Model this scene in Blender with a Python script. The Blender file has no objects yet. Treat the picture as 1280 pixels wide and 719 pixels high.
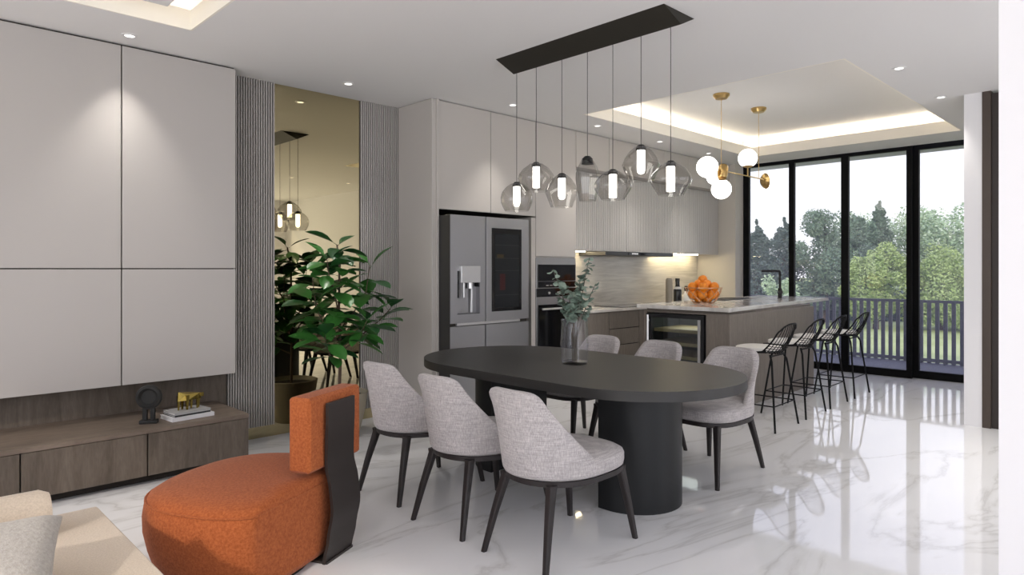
import bpy, bmesh, math, random
from mathutils import Vector, Matrix, Euler
random.seed(7)
C = bpy.context.scene.collection
S = bpy.context.scene
PI = math.pi
H = 3.0

# ---------------------------------------------------------------- camera
cam = bpy.data.cameras.new('camera'); co = bpy.data.objects.new('camera', cam); C.objects.link(co)
co.location = (0, 0, 1.42)
THETA = math.atan2(847, 829)                      # angle of the view axis from +X towards +Y
co.rotation_euler = (PI/2, 0, THETA-PI/2)
cam.sensor_width = 36; cam.lens = 36*829/1280
cam.shift_y = -(359.5-336)/1280
cam.clip_start = 0.05; cam.clip_end = 300
S.camera = co

# ---------------------------------------------------------------- world, light, exposure
S.view_settings.view_transform = 'Standard'; S.view_settings.look = 'None'
S.view_settings.exposure = 0.13; S.view_settings.gamma = 1
S.cycles.max_bounces = 10; S.cycles.diffuse_bounces = 4; S.cycles.glossy_bounces = 5
S.cycles.transmission_bounces = 6; S.cycles.transparent_max_bounces = 24
S.cycles.sample_clamp_indirect = 6; S.cycles.caustics_reflective = False; S.cycles.caustics_refractive = False
w = bpy.data.worlds.new('world'); S.world = w; w.use_nodes = True
wn = w.node_tree.nodes; wl = w.node_tree.links
bg = wn['Background']
tc = wn.new('ShaderNodeTexCoord'); sx = wn.new('ShaderNodeSeparateXYZ'); rp = wn.new('ShaderNodeValToRGB')
wl.new(tc.outputs['Generated'], sx.inputs[0]); wl.new(sx.outputs['Z'], rp.inputs[0]); wl.new(rp.outputs[0], bg.inputs[0])
rp.color_ramp.elements[0].position = 0.0; rp.color_ramp.elements[0].color = (1.0, 1.0, 1.0, 1)
rp.color_ramp.elements[1].position = 0.6; rp.color_ramp.elements[1].color = (0.64, 0.68, 1.0, 1)
bg.inputs[1].default_value = 1.45

SKY_FILL = 105     # lamp power: back window daylight, and the fill added on the right
SPOT_W = 46
COVE = 15.0

def area(name, loc, rot, sx_, sy_, power, col=(1, 1, 1)):
    l = bpy.data.lights.new(name, 'AREA'); l.shape = 'RECTANGLE'; l.size = sx_; l.size_y = sy_; l.energy = power; l.color = col
    o = bpy.data.objects.new(name, l); C.objects.link(o); o.location = loc; o.rotation_euler = rot
    return o
area('daylight_back_window', (-2.9, 1.2, 1.5), (0, -PI/2, 0), 2.7, 6.5, SKY_FILL, (1.0, 0.98, 0.97))
area('added_fill_right', (2.2, -3.85, 1.5), (PI/2, 0, 0), 9.0, 2.7, SKY_FILL*1.0, (0.98, 0.98, 1.0))  # fill lamp added to brighten the room from its unseen right side
sun = bpy.data.lights.new('sun', 'SUN'); sun.energy = 1.8; sun.angle = math.radians(2.5); sun.color = (1.0, 0.9, 0.78)
so = bpy.data.objects.new('sun', sun); C.objects.link(so)
so.rotation_euler = Vector((-0.80, -0.42, 0.46)).to_track_quat('Z', 'Y').to_euler()

# ---------------------------------------------------------------- materials
MATS = {}
def mat(name, col, rough=0.5, metal=0.0, spec=0.5, emit=None, es=0.0, **k):
    if name in MATS: return MATS[name]
    m = bpy.data.materials.new(name); m.use_nodes = True
    b = m.node_tree.nodes['Principled BSDF']
    b.inputs['Base Color'].default_value = (*col, 1); b.inputs['Roughness'].default_value = rough
    b.inputs['Metallic'].default_value = metal; b.inputs['Specular IOR Level'].default_value = spec
    if emit: b.inputs['Emission Color'].default_value = (*emit, 1); b.inputs['Emission Strength'].default_value = es
    for kk, v in k.items(): b.inputs[kk].default_value = v
    MATS[name] = m
    return m
def nodes(m): return m.node_tree.nodes, m.node_tree.links, m.node_tree.nodes['Principled BSDF']
def coords(m, scale=(1, 1, 1), rot=(0, 0, 0), kind='Object'):
    n, l, b = nodes(m)
    t = n.new('ShaderNodeTexCoord'); mp = n.new('ShaderNodeMapping')
    mp.inputs['Scale'].default_value = scale; mp.inputs['Rotation'].default_value = rot
    l.new(t.outputs[kind], mp.inputs[0]); return mp.outputs[0]
def noise_mix(m, vec, c1, c2, scale, detail=4, rough=0.55, p0=0.35, p1=0.65, dist=0.0):
    n, l, b = nodes(m)
    x = n.new('ShaderNodeTexNoise'); x.inputs['Scale'].default_value = scale; x.inputs['Detail'].default_value = detail
    x.inputs['Roughness'].default_value = rough; x.inputs['Distortion'].default_value = dist
    r = n.new('ShaderNodeValToRGB'); r.color_ramp.elements[0].position = p0; r.color_ramp.elements[1].position = p1
    r.color_ramp.elements[0].color = (*c1, 1); r.color_ramp.elements[1].color = (*c2, 1)
    l.new(vec, x.inputs['Vector']); l.new(x.outputs['Fac'], r.inputs[0]); return r.outputs[0], x.outputs['Fac']
def bump(m, h, strength=0.2, dist=0.01):
    n, l, b = nodes(m)
    bp = n.new('ShaderNodeBump'); bp.inputs['Strength'].default_value = strength; bp.inputs['Distance'].default_value = dist
    l.new(h, bp.inputs['Height']); l.new(bp.outputs[0], b.inputs['Normal'])

def m_marble():
    m = mat('marble_floor', (0.75, 0.75, 0.76), rough=0.045, spec=0.75)
    n, l, b = nodes(m)
    v = coords(m, (0.5, 1.3, 1), (0, 0, 0.5))
    nz = n.new('ShaderNodeTexNoise'); nz.inputs['Scale'].default_value = 0.9; nz.inputs['Detail'].default_value = 7
    nz.inputs['Roughness'].default_value = 0.55; nz.inputs['Distortion'].default_value = 1.2
    l.new(v, nz.inputs['Vector'])
    # veins: narrow band about the mid value of the noise
    s = n.new('ShaderNodeMath'); s.operation = 'SUBTRACT'; s.inputs[1].default_value = 0.5
    a = n.new('ShaderNodeMath'); a.operation = 'ABSOLUTE'
    l.new(nz.outputs['Fac'], s.inputs[0]); l.new(s.outputs[0], a.inputs[0])
    r = n.new('ShaderNodeValToRGB'); e = r.color_ramp.elements
    e[0].position = 0.0; e[0].color = (0.72, 0.715, 0.715, 1); e[1].position = 0.035; e[1].color = (0.90, 0.90, 0.91, 1)
    k = e.new(0.012); k.color = (0.83, 0.828, 0.83, 1)
    l.new(a.outputs[0], r.inputs[0])
    c2, _ = noise_mix(m, v, (0.93, 0.93, 0.94), (1, 1, 1), 0.8, 3, p0=0.3, p1=0.6)
    mx = n.new('ShaderNodeMix'); mx.data_type = 'RGBA'; mx.blend_type = 'MULTIPLY'; mx.inputs['Factor'].default_value = 1
    l.new(r.outputs[0], mx.inputs['A']); l.new(c2, mx.inputs['B']); l.new(mx.outputs['Result'], b.inputs['Base Color'])
    return m
FLOOR = m_marble()
CEIL = mat('ceiling_paint', (0.80, 0.785, 0.77), 0.9, spec=0.1)
WHITE = mat('white_wall_paint', (0.80, 0.79, 0.80), 0.85, spec=0.15)
WARMW = mat('warm_wall_paint', (0.58, 0.55, 0.50), 0.85, spec=0.15)
COVEP = mat('cove_paint', (0.90, 0.86, 0.78), 0.9, spec=0.1)
LAC = mat('greige_lacquer', (0.49, 0.46, 0.43), 0.42, spec=0.35)
LACS = mat('greige_satin_panel', (0.43, 0.405, 0.385), 0.5, spec=0.3)
FLUTE = mat('fluted_greige_lacquer', (0.44, 0.415, 0.395), 0.55, spec=0.3)
GAP = mat('dark_joint', (0.05, 0.045, 0.04), 0.8, spec=0.1)
def m_wood(name, c1, c2, scale=(2, 2, 0.35), s=5.0, rough=0.5):
    m = mat(name, c1, rough, spec=0.3)
    n, l, b = nodes(m)
    v = coords(m, scale)
    c, f = noise_mix(m, v, c1, c2, s, 6, 0.6, 0.35, 0.68, 1.6)
    wv = n.new('ShaderNodeTexNoise'); wv.inputs['Scale'].default_value = 60; wv.inputs['Detail'].default_value = 2
    l.new(v, wv.inputs['Vector'])
    mx = n.new('ShaderNodeMix'); mx.data_type = 'RGBA'; mx.blend_type = 'MULTIPLY'; mx.inputs['Factor'].default_value = 0.35
    l.new(c, mx.inputs['A']); l.new(wv.outputs['Fac'], mx.inputs['B']); l.new(mx.outputs['Result'], b.inputs['Base Color'])
    return m
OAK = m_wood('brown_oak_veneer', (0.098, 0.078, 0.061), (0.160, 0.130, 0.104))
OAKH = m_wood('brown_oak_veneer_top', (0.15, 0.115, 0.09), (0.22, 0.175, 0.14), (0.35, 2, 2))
ISLW = m_wood('taupe_oak_veneer', (0.23, 0.198, 0.168), (0.275, 0.24, 0.208), (3, 3, 0.3), 7)
def m_stone():
    m = mat('quartz_worktop', (0.6, 0.58, 0.55), 0.12, spec=0.6)
    n, l, b = nodes(m)
    c, f = noise_mix(m, coords(m, (1, 2.5, 1), (0, 0, .3)), (0.56, 0.535, 0.505), (0.70, 0.68, 0.65), 2.0, 6, 0.6, 0.38, 0.58, 1.5)
    l.new(c, b.inputs['Base Color']); return m
STONE = m_stone()
def m_splash():
    m = mat('striped_marble_splashback', (0.5, 0.47, 0.42), 0.15, spec=0.5)
    n, l, b = nodes(m)
    c, f = noise_mix(m, coords(m, (0.7, 1, 9)), (0.46, 0.43, 0.385), (0.66, 0.63, 0.57), 2.2, 7, 0.6, 0.35, 0.65, 0.6)
    l.new(c, b.inputs['Base Color']); return m
SPLASH = m_splash()
MIRROR = mat('bronze_mirror', (0.56, 0.485, 0.30), 0.01, 1.0)
BLACK = mat('matt_black_metal', (0.010, 0.010, 0.011), 0.45, 0.0, 0.4)
FRAMEB = mat('black_window_aluminium', (0.003, 0.003, 0.0035), 0.6, 0.0, 0.15)
TABLE = mat('charcoal_table', (0.021, 0.020, 0.019), 0.42, 0.0, 0.45)
TABLEB = mat('charcoal_pedestal', (0.0095, 0.0105, 0.0115), 0.4, 0.0, 0.3)
CHAIRW = mat('dark_stained_ash', (0.019, 0.015, 0.015), 0.45, 0.0, 0.4)
STEEL = mat('brushed_steel', (0.35, 0.35, 0.36), 0.36, 0.85)
STEELL = mat('light_steel', (0.62, 0.62, 0.62), 0.3, 0.8)
DARKG = mat('black_glass', (0.006, 0.006, 0.007), 0.08, 0.0, 0.35)
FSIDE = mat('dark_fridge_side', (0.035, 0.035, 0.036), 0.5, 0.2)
BRASS = mat('satin_brass', (0.55, 0.38, 0.16), 0.3, 1.0)
GOLD = mat('polished_gold', (0.36, 0.27, 0.07), 0.2, 1.0)
BRONZE = mat('black_bronze_canopy', (0.022, 0.019, 0.013), 0.5, 0.2)
PLATE = mat('dark_brown_plate', (0.035, 0.028, 0.025), 0.45, 0.2)
def fabric(name, c1, c2, scale=180, bs=0.25, sheen=0.2, stretch=(1, 1, 1)):
    m = mat(name, c1, 0.9, spec=0.15)
    n, l, b = nodes(m)
    v = coords(m, stretch)
    c, f = noise_mix(m, v, c1, c2, scale, 3, 0.7, 0.35, 0.65)
    l.new(c, b.inputs['Base Color']); bump(m, f, bs, 0.004)
    b.inputs['Sheen Weight'].default_value = sheen
    return m
LINEN = fabric('grey_linen', (0.37, 0.345, 0.345), (0.52, 0.485, 0.48), 75, 0.2, 0.15, (4, 4, 0.8))
_n, _l, _b = nodes(LINEN)
_v = coords(LINEN, (1, 1, 1))
_base = _b.inputs['Base Color'].links[0].from_socket
for _sc in ((14, 14, 260), (300, 300, 12)):
    _m = _n.new('ShaderNodeMapping'); _m.inputs['Scale'].default_value = _sc; _l.new(_v, _m.inputs[0])
    _x = _n.new('ShaderNodeTexNoise'); _x.inputs['Scale'].default_value = 1.0; _x.inputs['Detail'].default_value = 1; _l.new(_m.outputs[0], _x.inputs['Vector'])
    _r = _n.new('ShaderNodeMapRange'); _r.inputs[1].default_value = .35; _r.inputs[2].default_value = .65; _r.inputs[3].default_value = .84; _r.inputs[4].default_value = 1.1; _l.new(_x.outputs['Fac'], _r.inputs[0])
    _q = _n.new('ShaderNodeMix'); _q.data_type = 'RGBA'; _q.blend_type = 'MULTIPLY'; _q.inputs['Factor'].default_value = 1
    _l.new(_base, _q.inputs['A']); _l.new(_r.outputs[0], _q.inputs['B']); _base = _q.outputs['Result']
_l.new(_base, _b.inputs['Base Color'])
TERRA = fabric('terracotta_weave', (0.30, 0.075, 0.021), (0.45, 0.128, 0.040), 95, 0.45, 0.1)
SOFA = fabric('cream_weave', (0.60, 0.50, 0.39), (0.72, 0.61, 0.49), 150, 0.35)
PILLOW = fabric('grey_boucle', (0.36, 0.33, 0.295), (0.46, 0.43, 0.39), 90, 0.9)
PAD = mat('white_seat_pad', (0.80, 0.78, 0.75), 0.7, spec=0.2)
POT = mat('beige_pot', (0.36, 0.32, 0.25), 0.7, spec=0.3)
SOIL = mat('potting_soil', (0.03, 0.02, 0.015), 0.95)
BARK = mat('brown_bark', (0.10, 0.065, 0.045), 0.85)
LEAF = mat('rubber_plant_leaf', (0.045, 0.175, 0.032), 0.32, spec=0.5)
LEAF2 = mat('dark_rubber_plant_leaf', (0.016, 0.075, 0.020), 0.35, spec=0.5)
EUC = mat('eucalyptus_leaf', (0.25, 0.325, 0.265), 0.6)
EUC2 = mat('dark_eucalyptus_leaf', (0.13, 0.19, 0.15), 0.6)
ORANGE = mat('orange_peel', (0.90, 0.27, 0.010), 0.42, spec=0.5)
n_, l_, b_ = nodes(ORANGE)
_c, _f = noise_mix(ORANGE, coords(ORANGE), (0.74, 0.20, 0.006), (0.85, 0.27, 0.010), 60, 2); l_.new(_c, b_.inputs['Base Color']); bump(ORANGE, _f, 0.3, 0.002)
TUBE = mat('lit_opal_tube', (1, 1, 1), 0.5, emit=(1.0, 0.97, 0.90), es=6.0)
GLOBE = mat('lit_opal_globe', (1, 1, 1), 0.3, emit=(1.0, 0.96, 0.90), es=3.5)
LED = mat('led_strip', (1, 1, 1), 0.5, emit=(1.0, 0.88, 0.68), es=COVE)
LEDU = mat('led_under_cabinet', (1, 1, 1), 0.5, emit=(1.0, 0.84, 0.52), es=34.0)
LAMP = mat('downlight_lens', (1, 1, 1), 0.5, emit=(1.0, 0.97, 0.92), es=2.2)
TRIMW = mat('white_downlight_trim', (0.75, 0.74, 0.73), 0.4)
def glass(name, tint, gloss=0.08, rough=0.0, ior=1.35, haze=0.0):
    m = bpy.data.materials.new(name); m.use_nodes = True; n = m.node_tree.nodes; l = m.node_tree.links
    n.clear(); o = n.new('ShaderNodeOutputMaterial'); mx = n.new('ShaderNodeMixShader')
    t = n.new('ShaderNodeBsdfTransparent'); g = n.new('ShaderNodeBsdfGlossy'); lw = n.new('ShaderNodeLayerWeight')
    pw_ = n.new('ShaderNodeMath'); pw_.operation = 'POWER'; pw_.inputs[1].default_value = 3.5
    ad = n.new('ShaderNodeMath'); ad.operation = 'MULTIPLY_ADD'; ad.inputs[1].default_value = 0.75; ad.inputs[2].default_value = gloss+.03
    ad.use_clamp = True
    t.inputs[0].default_value = (*tint, 1); g.inputs['Roughness'].default_value = rough
    lw.inputs[0].default_value = 0.5
    l.new(lw.outputs['Facing'], pw_.inputs[0]); l.new(pw_.outputs[0], ad.inputs[0]); l.new(ad.outputs[0], mx.inputs[0]); l.new(t.outputs[0], mx.inputs[1]); l.new(g.outputs[0], mx.inputs[2])
    last = mx.outputs[0]
    if haze:   # haze over the outdoor view, mixed into the pane as a pale tint
        tr = n.new('ShaderNodeBsdfTranslucent'); tr.inputs[0].default_value = (0.72, 0.72, 0.86, 1)
        m2 = n.new('ShaderNodeMixShader'); m2.inputs[0].default_value = haze
        l.new(last, m2.inputs[1]); l.new(tr.outputs[0], m2.inputs[2]); last = m2.outputs[0]
    l.new(last, o.inputs[0]); MATS[name] = m; return m
PANE = glass('window_glass', (0.96, 0.965, 0.98), 0.0, 0.0, 0.06, 0.065)
SMOKE = glass('smoked_pendant_glass', (0.80, 0.79, 0.775), 0.05, 0.02)
CLEAR = glass('clear_vase_glass', (0.955, 0.96, 0.975), 0.0, 0.0, 0.08)
COOLG = glass('cooler_door_glass', (0.85, 0.88, 0.87), 0.10, 0.0, 0.15)

# ---------------------------------------------------------------- mesh helpers
def B(): return bmesh.new()
def box(bm, x0, x1, y0, y1, z0, z1):
    vs = [bm.verts.new((x, y, z)) for x in (x0, x1) for y in (y0, y1) for z in (z0, z1)]
    for q in ((0, 1, 3, 2), (4, 6, 7, 5), (0, 4, 5, 1), (2, 3, 7, 6), (0, 2, 6, 4), (1, 5, 7, 3)):
        bm.faces.new([vs[i] for i in q])
    return vs
def bevel(bm, w=0.003, seg=2):
    bmesh.ops.bevel(bm, geom=list(bm.edges), offset=w, segments=seg, profile=0.7, affect='EDGES', clamp_overlap=True)
def rbox(x0, x1, y0, y1, z0, z1, w=0.003, seg=2):
    bm = B(); box(bm, x0, x1, y0, y1, z0, z1); bevel(bm, w, seg); return bm
def tube(bm, pts, r, n=8, closed=False, caps=True):
    pts = [Vector(p) for p in pts]; N = len(pts); rings = []
    rr = r if isinstance(r, (list, tuple)) else [r]*N
    t0 = (pts[1]-pts[0]).normalized(); up = Vector((0, 0, 1)) if abs(t0.z) < 0.9 else Vector((1, 0, 0))
    nrm = (up - t0*up.dot(t0)).normalized()
    for i, p in enumerate(pts):
        if closed: t = (pts[(i+1) % N]-pts[i-1]).normalized()
        else: t = (pts[min(i+1, N-1)]-pts[max(i-1, 0)]).normalized()
        nrm = (nrm - t*nrm.dot(t)).normalized(); bn = t.cross(nrm)
        rings.append([bm.verts.new(p + (nrm*math.cos(a)+bn*math.sin(a))*rr[i]) for a in (2*PI*k/n for k in range(n))])
    for i in range(N if closed else N-1):
        a, b = rings[i], rings[(i+1) % N]
        for k in range(n): bm.faces.new((a[k], a[(k+1) % n], b[(k+1) % n], b[k]))
    if caps and not closed: bm.faces.new(rings[0][::-1]); bm.faces.new(rings[-1])
    return bm
def lathe(bm, prof, n=32, c=(0, 0, 0), sx_=1, sy_=1):
    rings = []
    for (r, z) in prof:
        if r < 1e-6: rings.append([bm.verts.new((c[0], c[1], c[2]+z))])
        else: rings.append([bm.verts.new((c[0]+r*sx_*math.cos(2*PI*k/n), c[1]+r*sy_*math.sin(2*PI*k/n), c[2]+z)) for k in range(n)])
    for a, b in zip(rings, rings[1:]):
        if len(a) == 1 and len(b) == 1: continue
        for k in range(n):
            k2 = (k+1) % n
            if len(a) == 1: bm.faces.new((a[0], b[k2], b[k]))
            elif len(b) == 1: bm.faces.new((a[k], a[k2], b[0]))
            else: bm.faces.new((a[k], a[k2], b[k2], b[k]))
    return bm
def prism(bm, pts, z0, z1):
    a = [bm.verts.new((x, y, z0)) for x, y in pts]; b = [bm.verts.new((x, y, z1)) for x, y in pts]
    bm.faces.new(a[::-1]); bm.faces.new(b)
    for i in range(len(pts)):
        j = (i+1) % len(pts); bm.faces.new((a[i], a[j], b[j], b[i]))
    return bm
def obj(name, bm, m, parent=None, smooth=False, loc=None, rot=None, sub=0):
    bmesh.ops.recalc_face_normals(bm, faces=bm.faces)
    me = bpy.data.meshes.new(name); bm.to_mesh(me); bm.free()
    o = bpy.data.objects.new(name, me); C.objects.link(o); me.materials.append(m)
    if smooth:
        for p in me.polygons: p.use_smooth = True
        if smooth == 'auto':
            me.set_sharp_from_angle(angle=math.radians(35))
    if parent: o.parent = parent
    if loc is not None: o.location = loc
    if rot is not None: o.rotation_euler = rot
    if sub:
        s = o.modifiers.new('subdivision', 'SUBSURF'); s.levels = sub; s.render_levels = sub
    return o
def struct(name, bm, m, parent=None, **k):
    o = obj(name, bm, m, parent, **k)
    if parent is None: o['kind'] = 'structure'
    return o
def tag(o, label, cat, group=None):
    o['label'] = label; o['category'] = cat
    if group: o['group'] = group
    return o
def thing(name, label, cat, loc=(0, 0, 0), rz=0, group=None):
    o = bpy.data.objects.new(name, None); C.objects.link(o); o.location = loc; o.rotation_euler = (0, 0, rz)
    o.empty_display_size = 0.1
    return tag(o, label, cat, group)
def inst(src, parent, loc=(0, 0, 0), rot=(0, 0, 0), scale=(1, 1, 1)):
    o = src.copy(); C.objects.link(o); o.parent = parent; o.location = loc; o.rotation_euler = rot; o.scale = scale
    return o
def dup(root, loc, rz, label, group=None):
    r = root.copy(); C.objects.link(r); r.location = loc; r.rotation_euler = (0, 0, rz); r['label'] = label
    if group: r['group'] = group
    for ch in list(root.children):
        c = ch.copy(); C.objects.link(c); c.parent = r
        for g in list(ch.children):
            d = g.copy(); C.objects.link(d); d.parent = c
    return r
def quad_leaf(bm, L, W, bend=0.15, seg=4):
    """an oval leaf along +X, folded on its midrib"""
    prof = [0.02, 0.72, 1.0, 0.78, 0.03] if seg == 4 else [0.02, 1, 0.03]
    n = len(prof); rows = []
    for i, p in enumerate(prof):
        t = i/(n-1); x = L*t; z = -bend*L*t*t; hw = W/2*p
        rows.append([bm.verts.new((x, -hw, z+0.18*hw)), bm.verts.new((x, 0, z)), bm.verts.new((x, hw, z+0.18*hw))])
    for a, b in zip(rows, rows[1:]):
        bm.faces.new((a[0], a[1], b[1], b[0])); bm.faces.new((a[1], a[2], b[2], b[1]))

# ================================================================ SETTING
YW = 5.467
bm = B(); box(bm, -3.0, 9.9, -4.0, YW+0.1, -0.1, 0.0); struct('floor', bm, FLOOR)

# ceiling: slab with two openings (kitchen coffer, living coffer), then raised parts above them
KX0, KX1, KY0, KY1 = 5.274, 8.968, 1.815, 4.345
LX0, LX1, LY0, LY1 = -2.2, 1.562, 1.2, 4.635
cp = B()
ZT = 3.12
def slab(x0, x1, y0, y1): box(cp, x0, x1, y0, y1, H, ZT)
slab(-3.0, 9.62, KY1 if False else LY1, YW+0.1)
slab(-3.0, LX0, -4.0, LY1); slab(LX0, LX1, -4.0, LY0); slab(LX1, KX0, -4.0, LY1)
slab(KX0, KX1, KY1, LY1); slab(KX0, KX1, -4.0, KY0); slab(KX1, 9.62, -4.0, LY1)
struct('ceiling', cp, CEIL)
def coffer(x0, x1, y0, y1, name, ztop, inset, floating=None):
    r = B()
    a = inset
    # upper walls and top of the recess
    box(r, x0-a-.05, x1+a+.05, y0-a-.05, y1+a+.05, ztop, ztop+.05)
    box(r, x0-a-.05, x0-a, y0-a-.05, y1+a+.05, ZT, ztop); box(r, x1+a, x1+a+.05, y0-a-.05, y1+a+.05, ZT, ztop)
    box(r, x0-a, x1+a, y0-a-.05, y0-a, ZT, ztop); box(r, x0-a, x1+a, y1+a, y1+a+.05, ZT, ztop)
    struct(name, r, CEIL)
    q = B(); t = 0.012
    for bx in ((x0-.002, x0+t, y0, y1), (x1-t, x1+.002, y0, y1), (x0, x1, y0-.002, y0+t), (x0, x1, y1-t, y1+.002)):
        box(q, bx[0], bx[1], bx[2], bx[3], H-.0005, ZT+.012)
    return struct(name.replace('ceiling_recess', 'trim'), q, COVEP)
coffer(KX0, KX1, KY0, KY1, 'ceiling_recess_1', 3.27, 0.22)
coffer(LX0, LX1, LY0, LY1, 'ceiling_recess_2', 3.36, 0.22)
bm = B(); box(bm, -1.9, 1.344, 1.5, 4.557-.14, 3.04, 3.16); struct('ceiling_panel', bm, CEIL)
for nm, (x0, x1, y0, y1) in (('kitchen', (KX0, KX1, KY0, KY1)), ('living', (LX0, LX1, LY0, LY1))):
    t = thing('led_strip_light', f'warm LED strip hidden in the {nm} ceiling recess' if nm == 'kitchen' else 'warm LED strip hidden in the ceiling recess at upper left', 'light')
    for bx in ((x0-.12, x0-.10, y0-.12, y1+.12), (x1+.10, x1+.12, y0-.12, y1+.12), (x0-.1, x1+.1, y0-.12, y0-.10), (x0-.1, x1+.1, y1+.10, y1+.12)):
        b2 = B(); box(b2, *bx, ZT, ZT+.015); obj('strip', b2, LED, t)

bm = B(); box(bm, -3.0, 9.9, YW, YW+.1, 0, H); struct('wall_left', bm, WARMW)
bm = B(); box(bm, -3.0, -2.3, -4.1, -4.0, 0, H); box(bm, 6.7, 9.9, -4.1, -4.0, 0, H); box(bm, -2.3, 6.7, -4.1, -4.0, 2.88, H); struct('wall_right', bm, WHITE)
# side return of the kitchen beside the window
bm = B(); box(bm, 9.42, 9.9, 4.80, YW, 0, H); struct('wall_kitchen_end', bm, WARMW)
# wall stub, brown door and wall going right
bm = B(); box(bm, 7.15, 7.35, 1.297, 1.434, 0, H); box(bm, 7.35, 9.9, 1.234, 1.434, 0, H); struct('wall_column', bm, WHITE)
dt = B(); box(dt, 7.145, 7.35, 1.232, 1.297, 0, H); struct('trim_1', dt, mat('brown_door_trim', (0.055, 0.038, 0.028), 0.45))
dd = struct('door_1', rbox(7.17, 7.22, 0.25, 1.232, 0, 2.98), mat('dark_brown_door', (0.022, 0.015, 0.012), 0.5))
hb = B(); tube(hb, [(7.13, 0.36, 0.85), (7.13, 0.36, 1.25)], 0.012); box(hb, 7.13, 7.17, .355, .365, .9, .91); box(hb, 7.13, 7.17, .355, .365, 1.19, 1.2)
obj('door_handle', hb, BLACK, dd)
bm = B(); box(bm, 7.15, 7.35, -4.0, 0.25, 0, H); struct('wall_far', bm, WHITE)
bm = B(); box(bm, 2.93, 3.13, -0.9, 0.482, 0, H); struct('wall_near', bm, WHITE)
# back wall behind the camera: piers and glass
bw = B(); box(bw, -3.1, -3.0, -4.0, -2.2, 0, H); box(bw, -3.1, -3.0, 4.6, YW, 0, H); box(bw, -3.1, -3.0, -2.2, 4.6, 2.88, H); struct('wall_back', bw, WHITE)

def window(name, x, y0, y1, fw0, fw1, z0=0.0, z1=3.06, bot=0.10, top=0.10, th=0.06):
    f = B()
    box(f, x, x+th, y0, y0+fw0, z0, z1); box(f, x, x+th, y1-fw1, y1, z0, z1)
    box(f, x, x+th, y0+fw0, y1-fw1, z0, z0+bot); box(f, x, x+th, y0+fw0, y1-fw1, z1-top, z1)
    o = struct(name, f, FRAMEB)
    g = B(); box(g, x+th/2-.004, x+th/2+.004, y0+fw0, y1-fw1, z0+bot, z1-top); obj('pane', g, PANE, o)
    return o
window('window_1', 9.67, 4.068, 4.80, 0.03, 0.09)
window('window_2', 9.67, 3.344, 4.068, 0.03, 0.046)
window('window_3', 9.67, 2.51, 3.344, 0.06, 0.065)
window('window_4', 9.76, 1.434, 2.57, 0.03, 0.12)
for i in range(5):  # unseen windows, added behind the right-hand fill lamp
    f = B(); a0 = -2.3+1.8*i; a1 = a0+1.8
    for q_ in ((a0, a0+.04, 0, 2.88), (a1-.04, a1, 0, 2.88), (a0+.04, a1-.04, 0, .1), (a0+.04, a1-.04, 2.78, 2.88)): box(f, q_[0], q_[1], -4.08, -4.02, q_[2], q_[3])
    o = struct('window_%d' % (9+i), f, FRAMEB); f = B(); box(f, a0+.04, a1-.04, -4.055, -4.047, .1, 2.78); obj('pane', f, PANE, o)
for i in range(4): window('window_%d' % (5+i), -3.08, -2.2+1.7*i, -0.5+1.7*i, .04, .04, 0, 2.88)

# ================================================================ OUTDOORS
bm = B(); box(bm, 9.9, 11.72, -1.5, 7.0, -.15, -.02); struct('balcony_deck', bm, mat('grey_deck', (0.12, 0.12, 0.14), 0.6))
bm = B(); box(bm, 9.9, 11.0, -1.5, 7.0, 3.1, 3.3); struct('balcony_roof', bm, mat('grey_soffit', (0.42, 0.42, 0.46), 0.8))
RAIL = mat('grey_violet_railing', (0.105, 0.105, 0.125), 0.6)
rt = thing('balcony_railing', 'grey slatted balcony railing beyond the tall windows', 'railing', (11.62, 0, 0))
bm = B(); box(bm, -.03, .03, -1.0, 6.4, .90, .94); obj('top_rail', bm, RAIL, rt)
bm = B(); box(bm, -.02, .02, -1.0, 6.4, .0, .05); obj('bottom_rail', bm, RAIL, rt)
bm = B(); box(bm, -.015, .015, -.026, .026, -.02, .90); s0 = obj('slat', bm, RAIL, rt, loc=(0, -.95, 0))
for i in range(1, 69): inst(s0, rt, (0, -.95+.1065*i, 0))
def m_grass():
    m = mat('lawn', (0.30, 0.38, 0.14), 0.95, spec=0.1); n, l, b = nodes(m)
    c, f = noise_mix(m, coords(m), (0.46, 0.53, 0.20), (0.58, 0.64, 0.29), 0.8, 6); l.new(c, b.inputs['Base Color']); return m
bm = B(); box(bm, 12.5, 140, -70, 90, -.75, -.55); g_ = struct('lawn', bm, m_grass())

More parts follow.
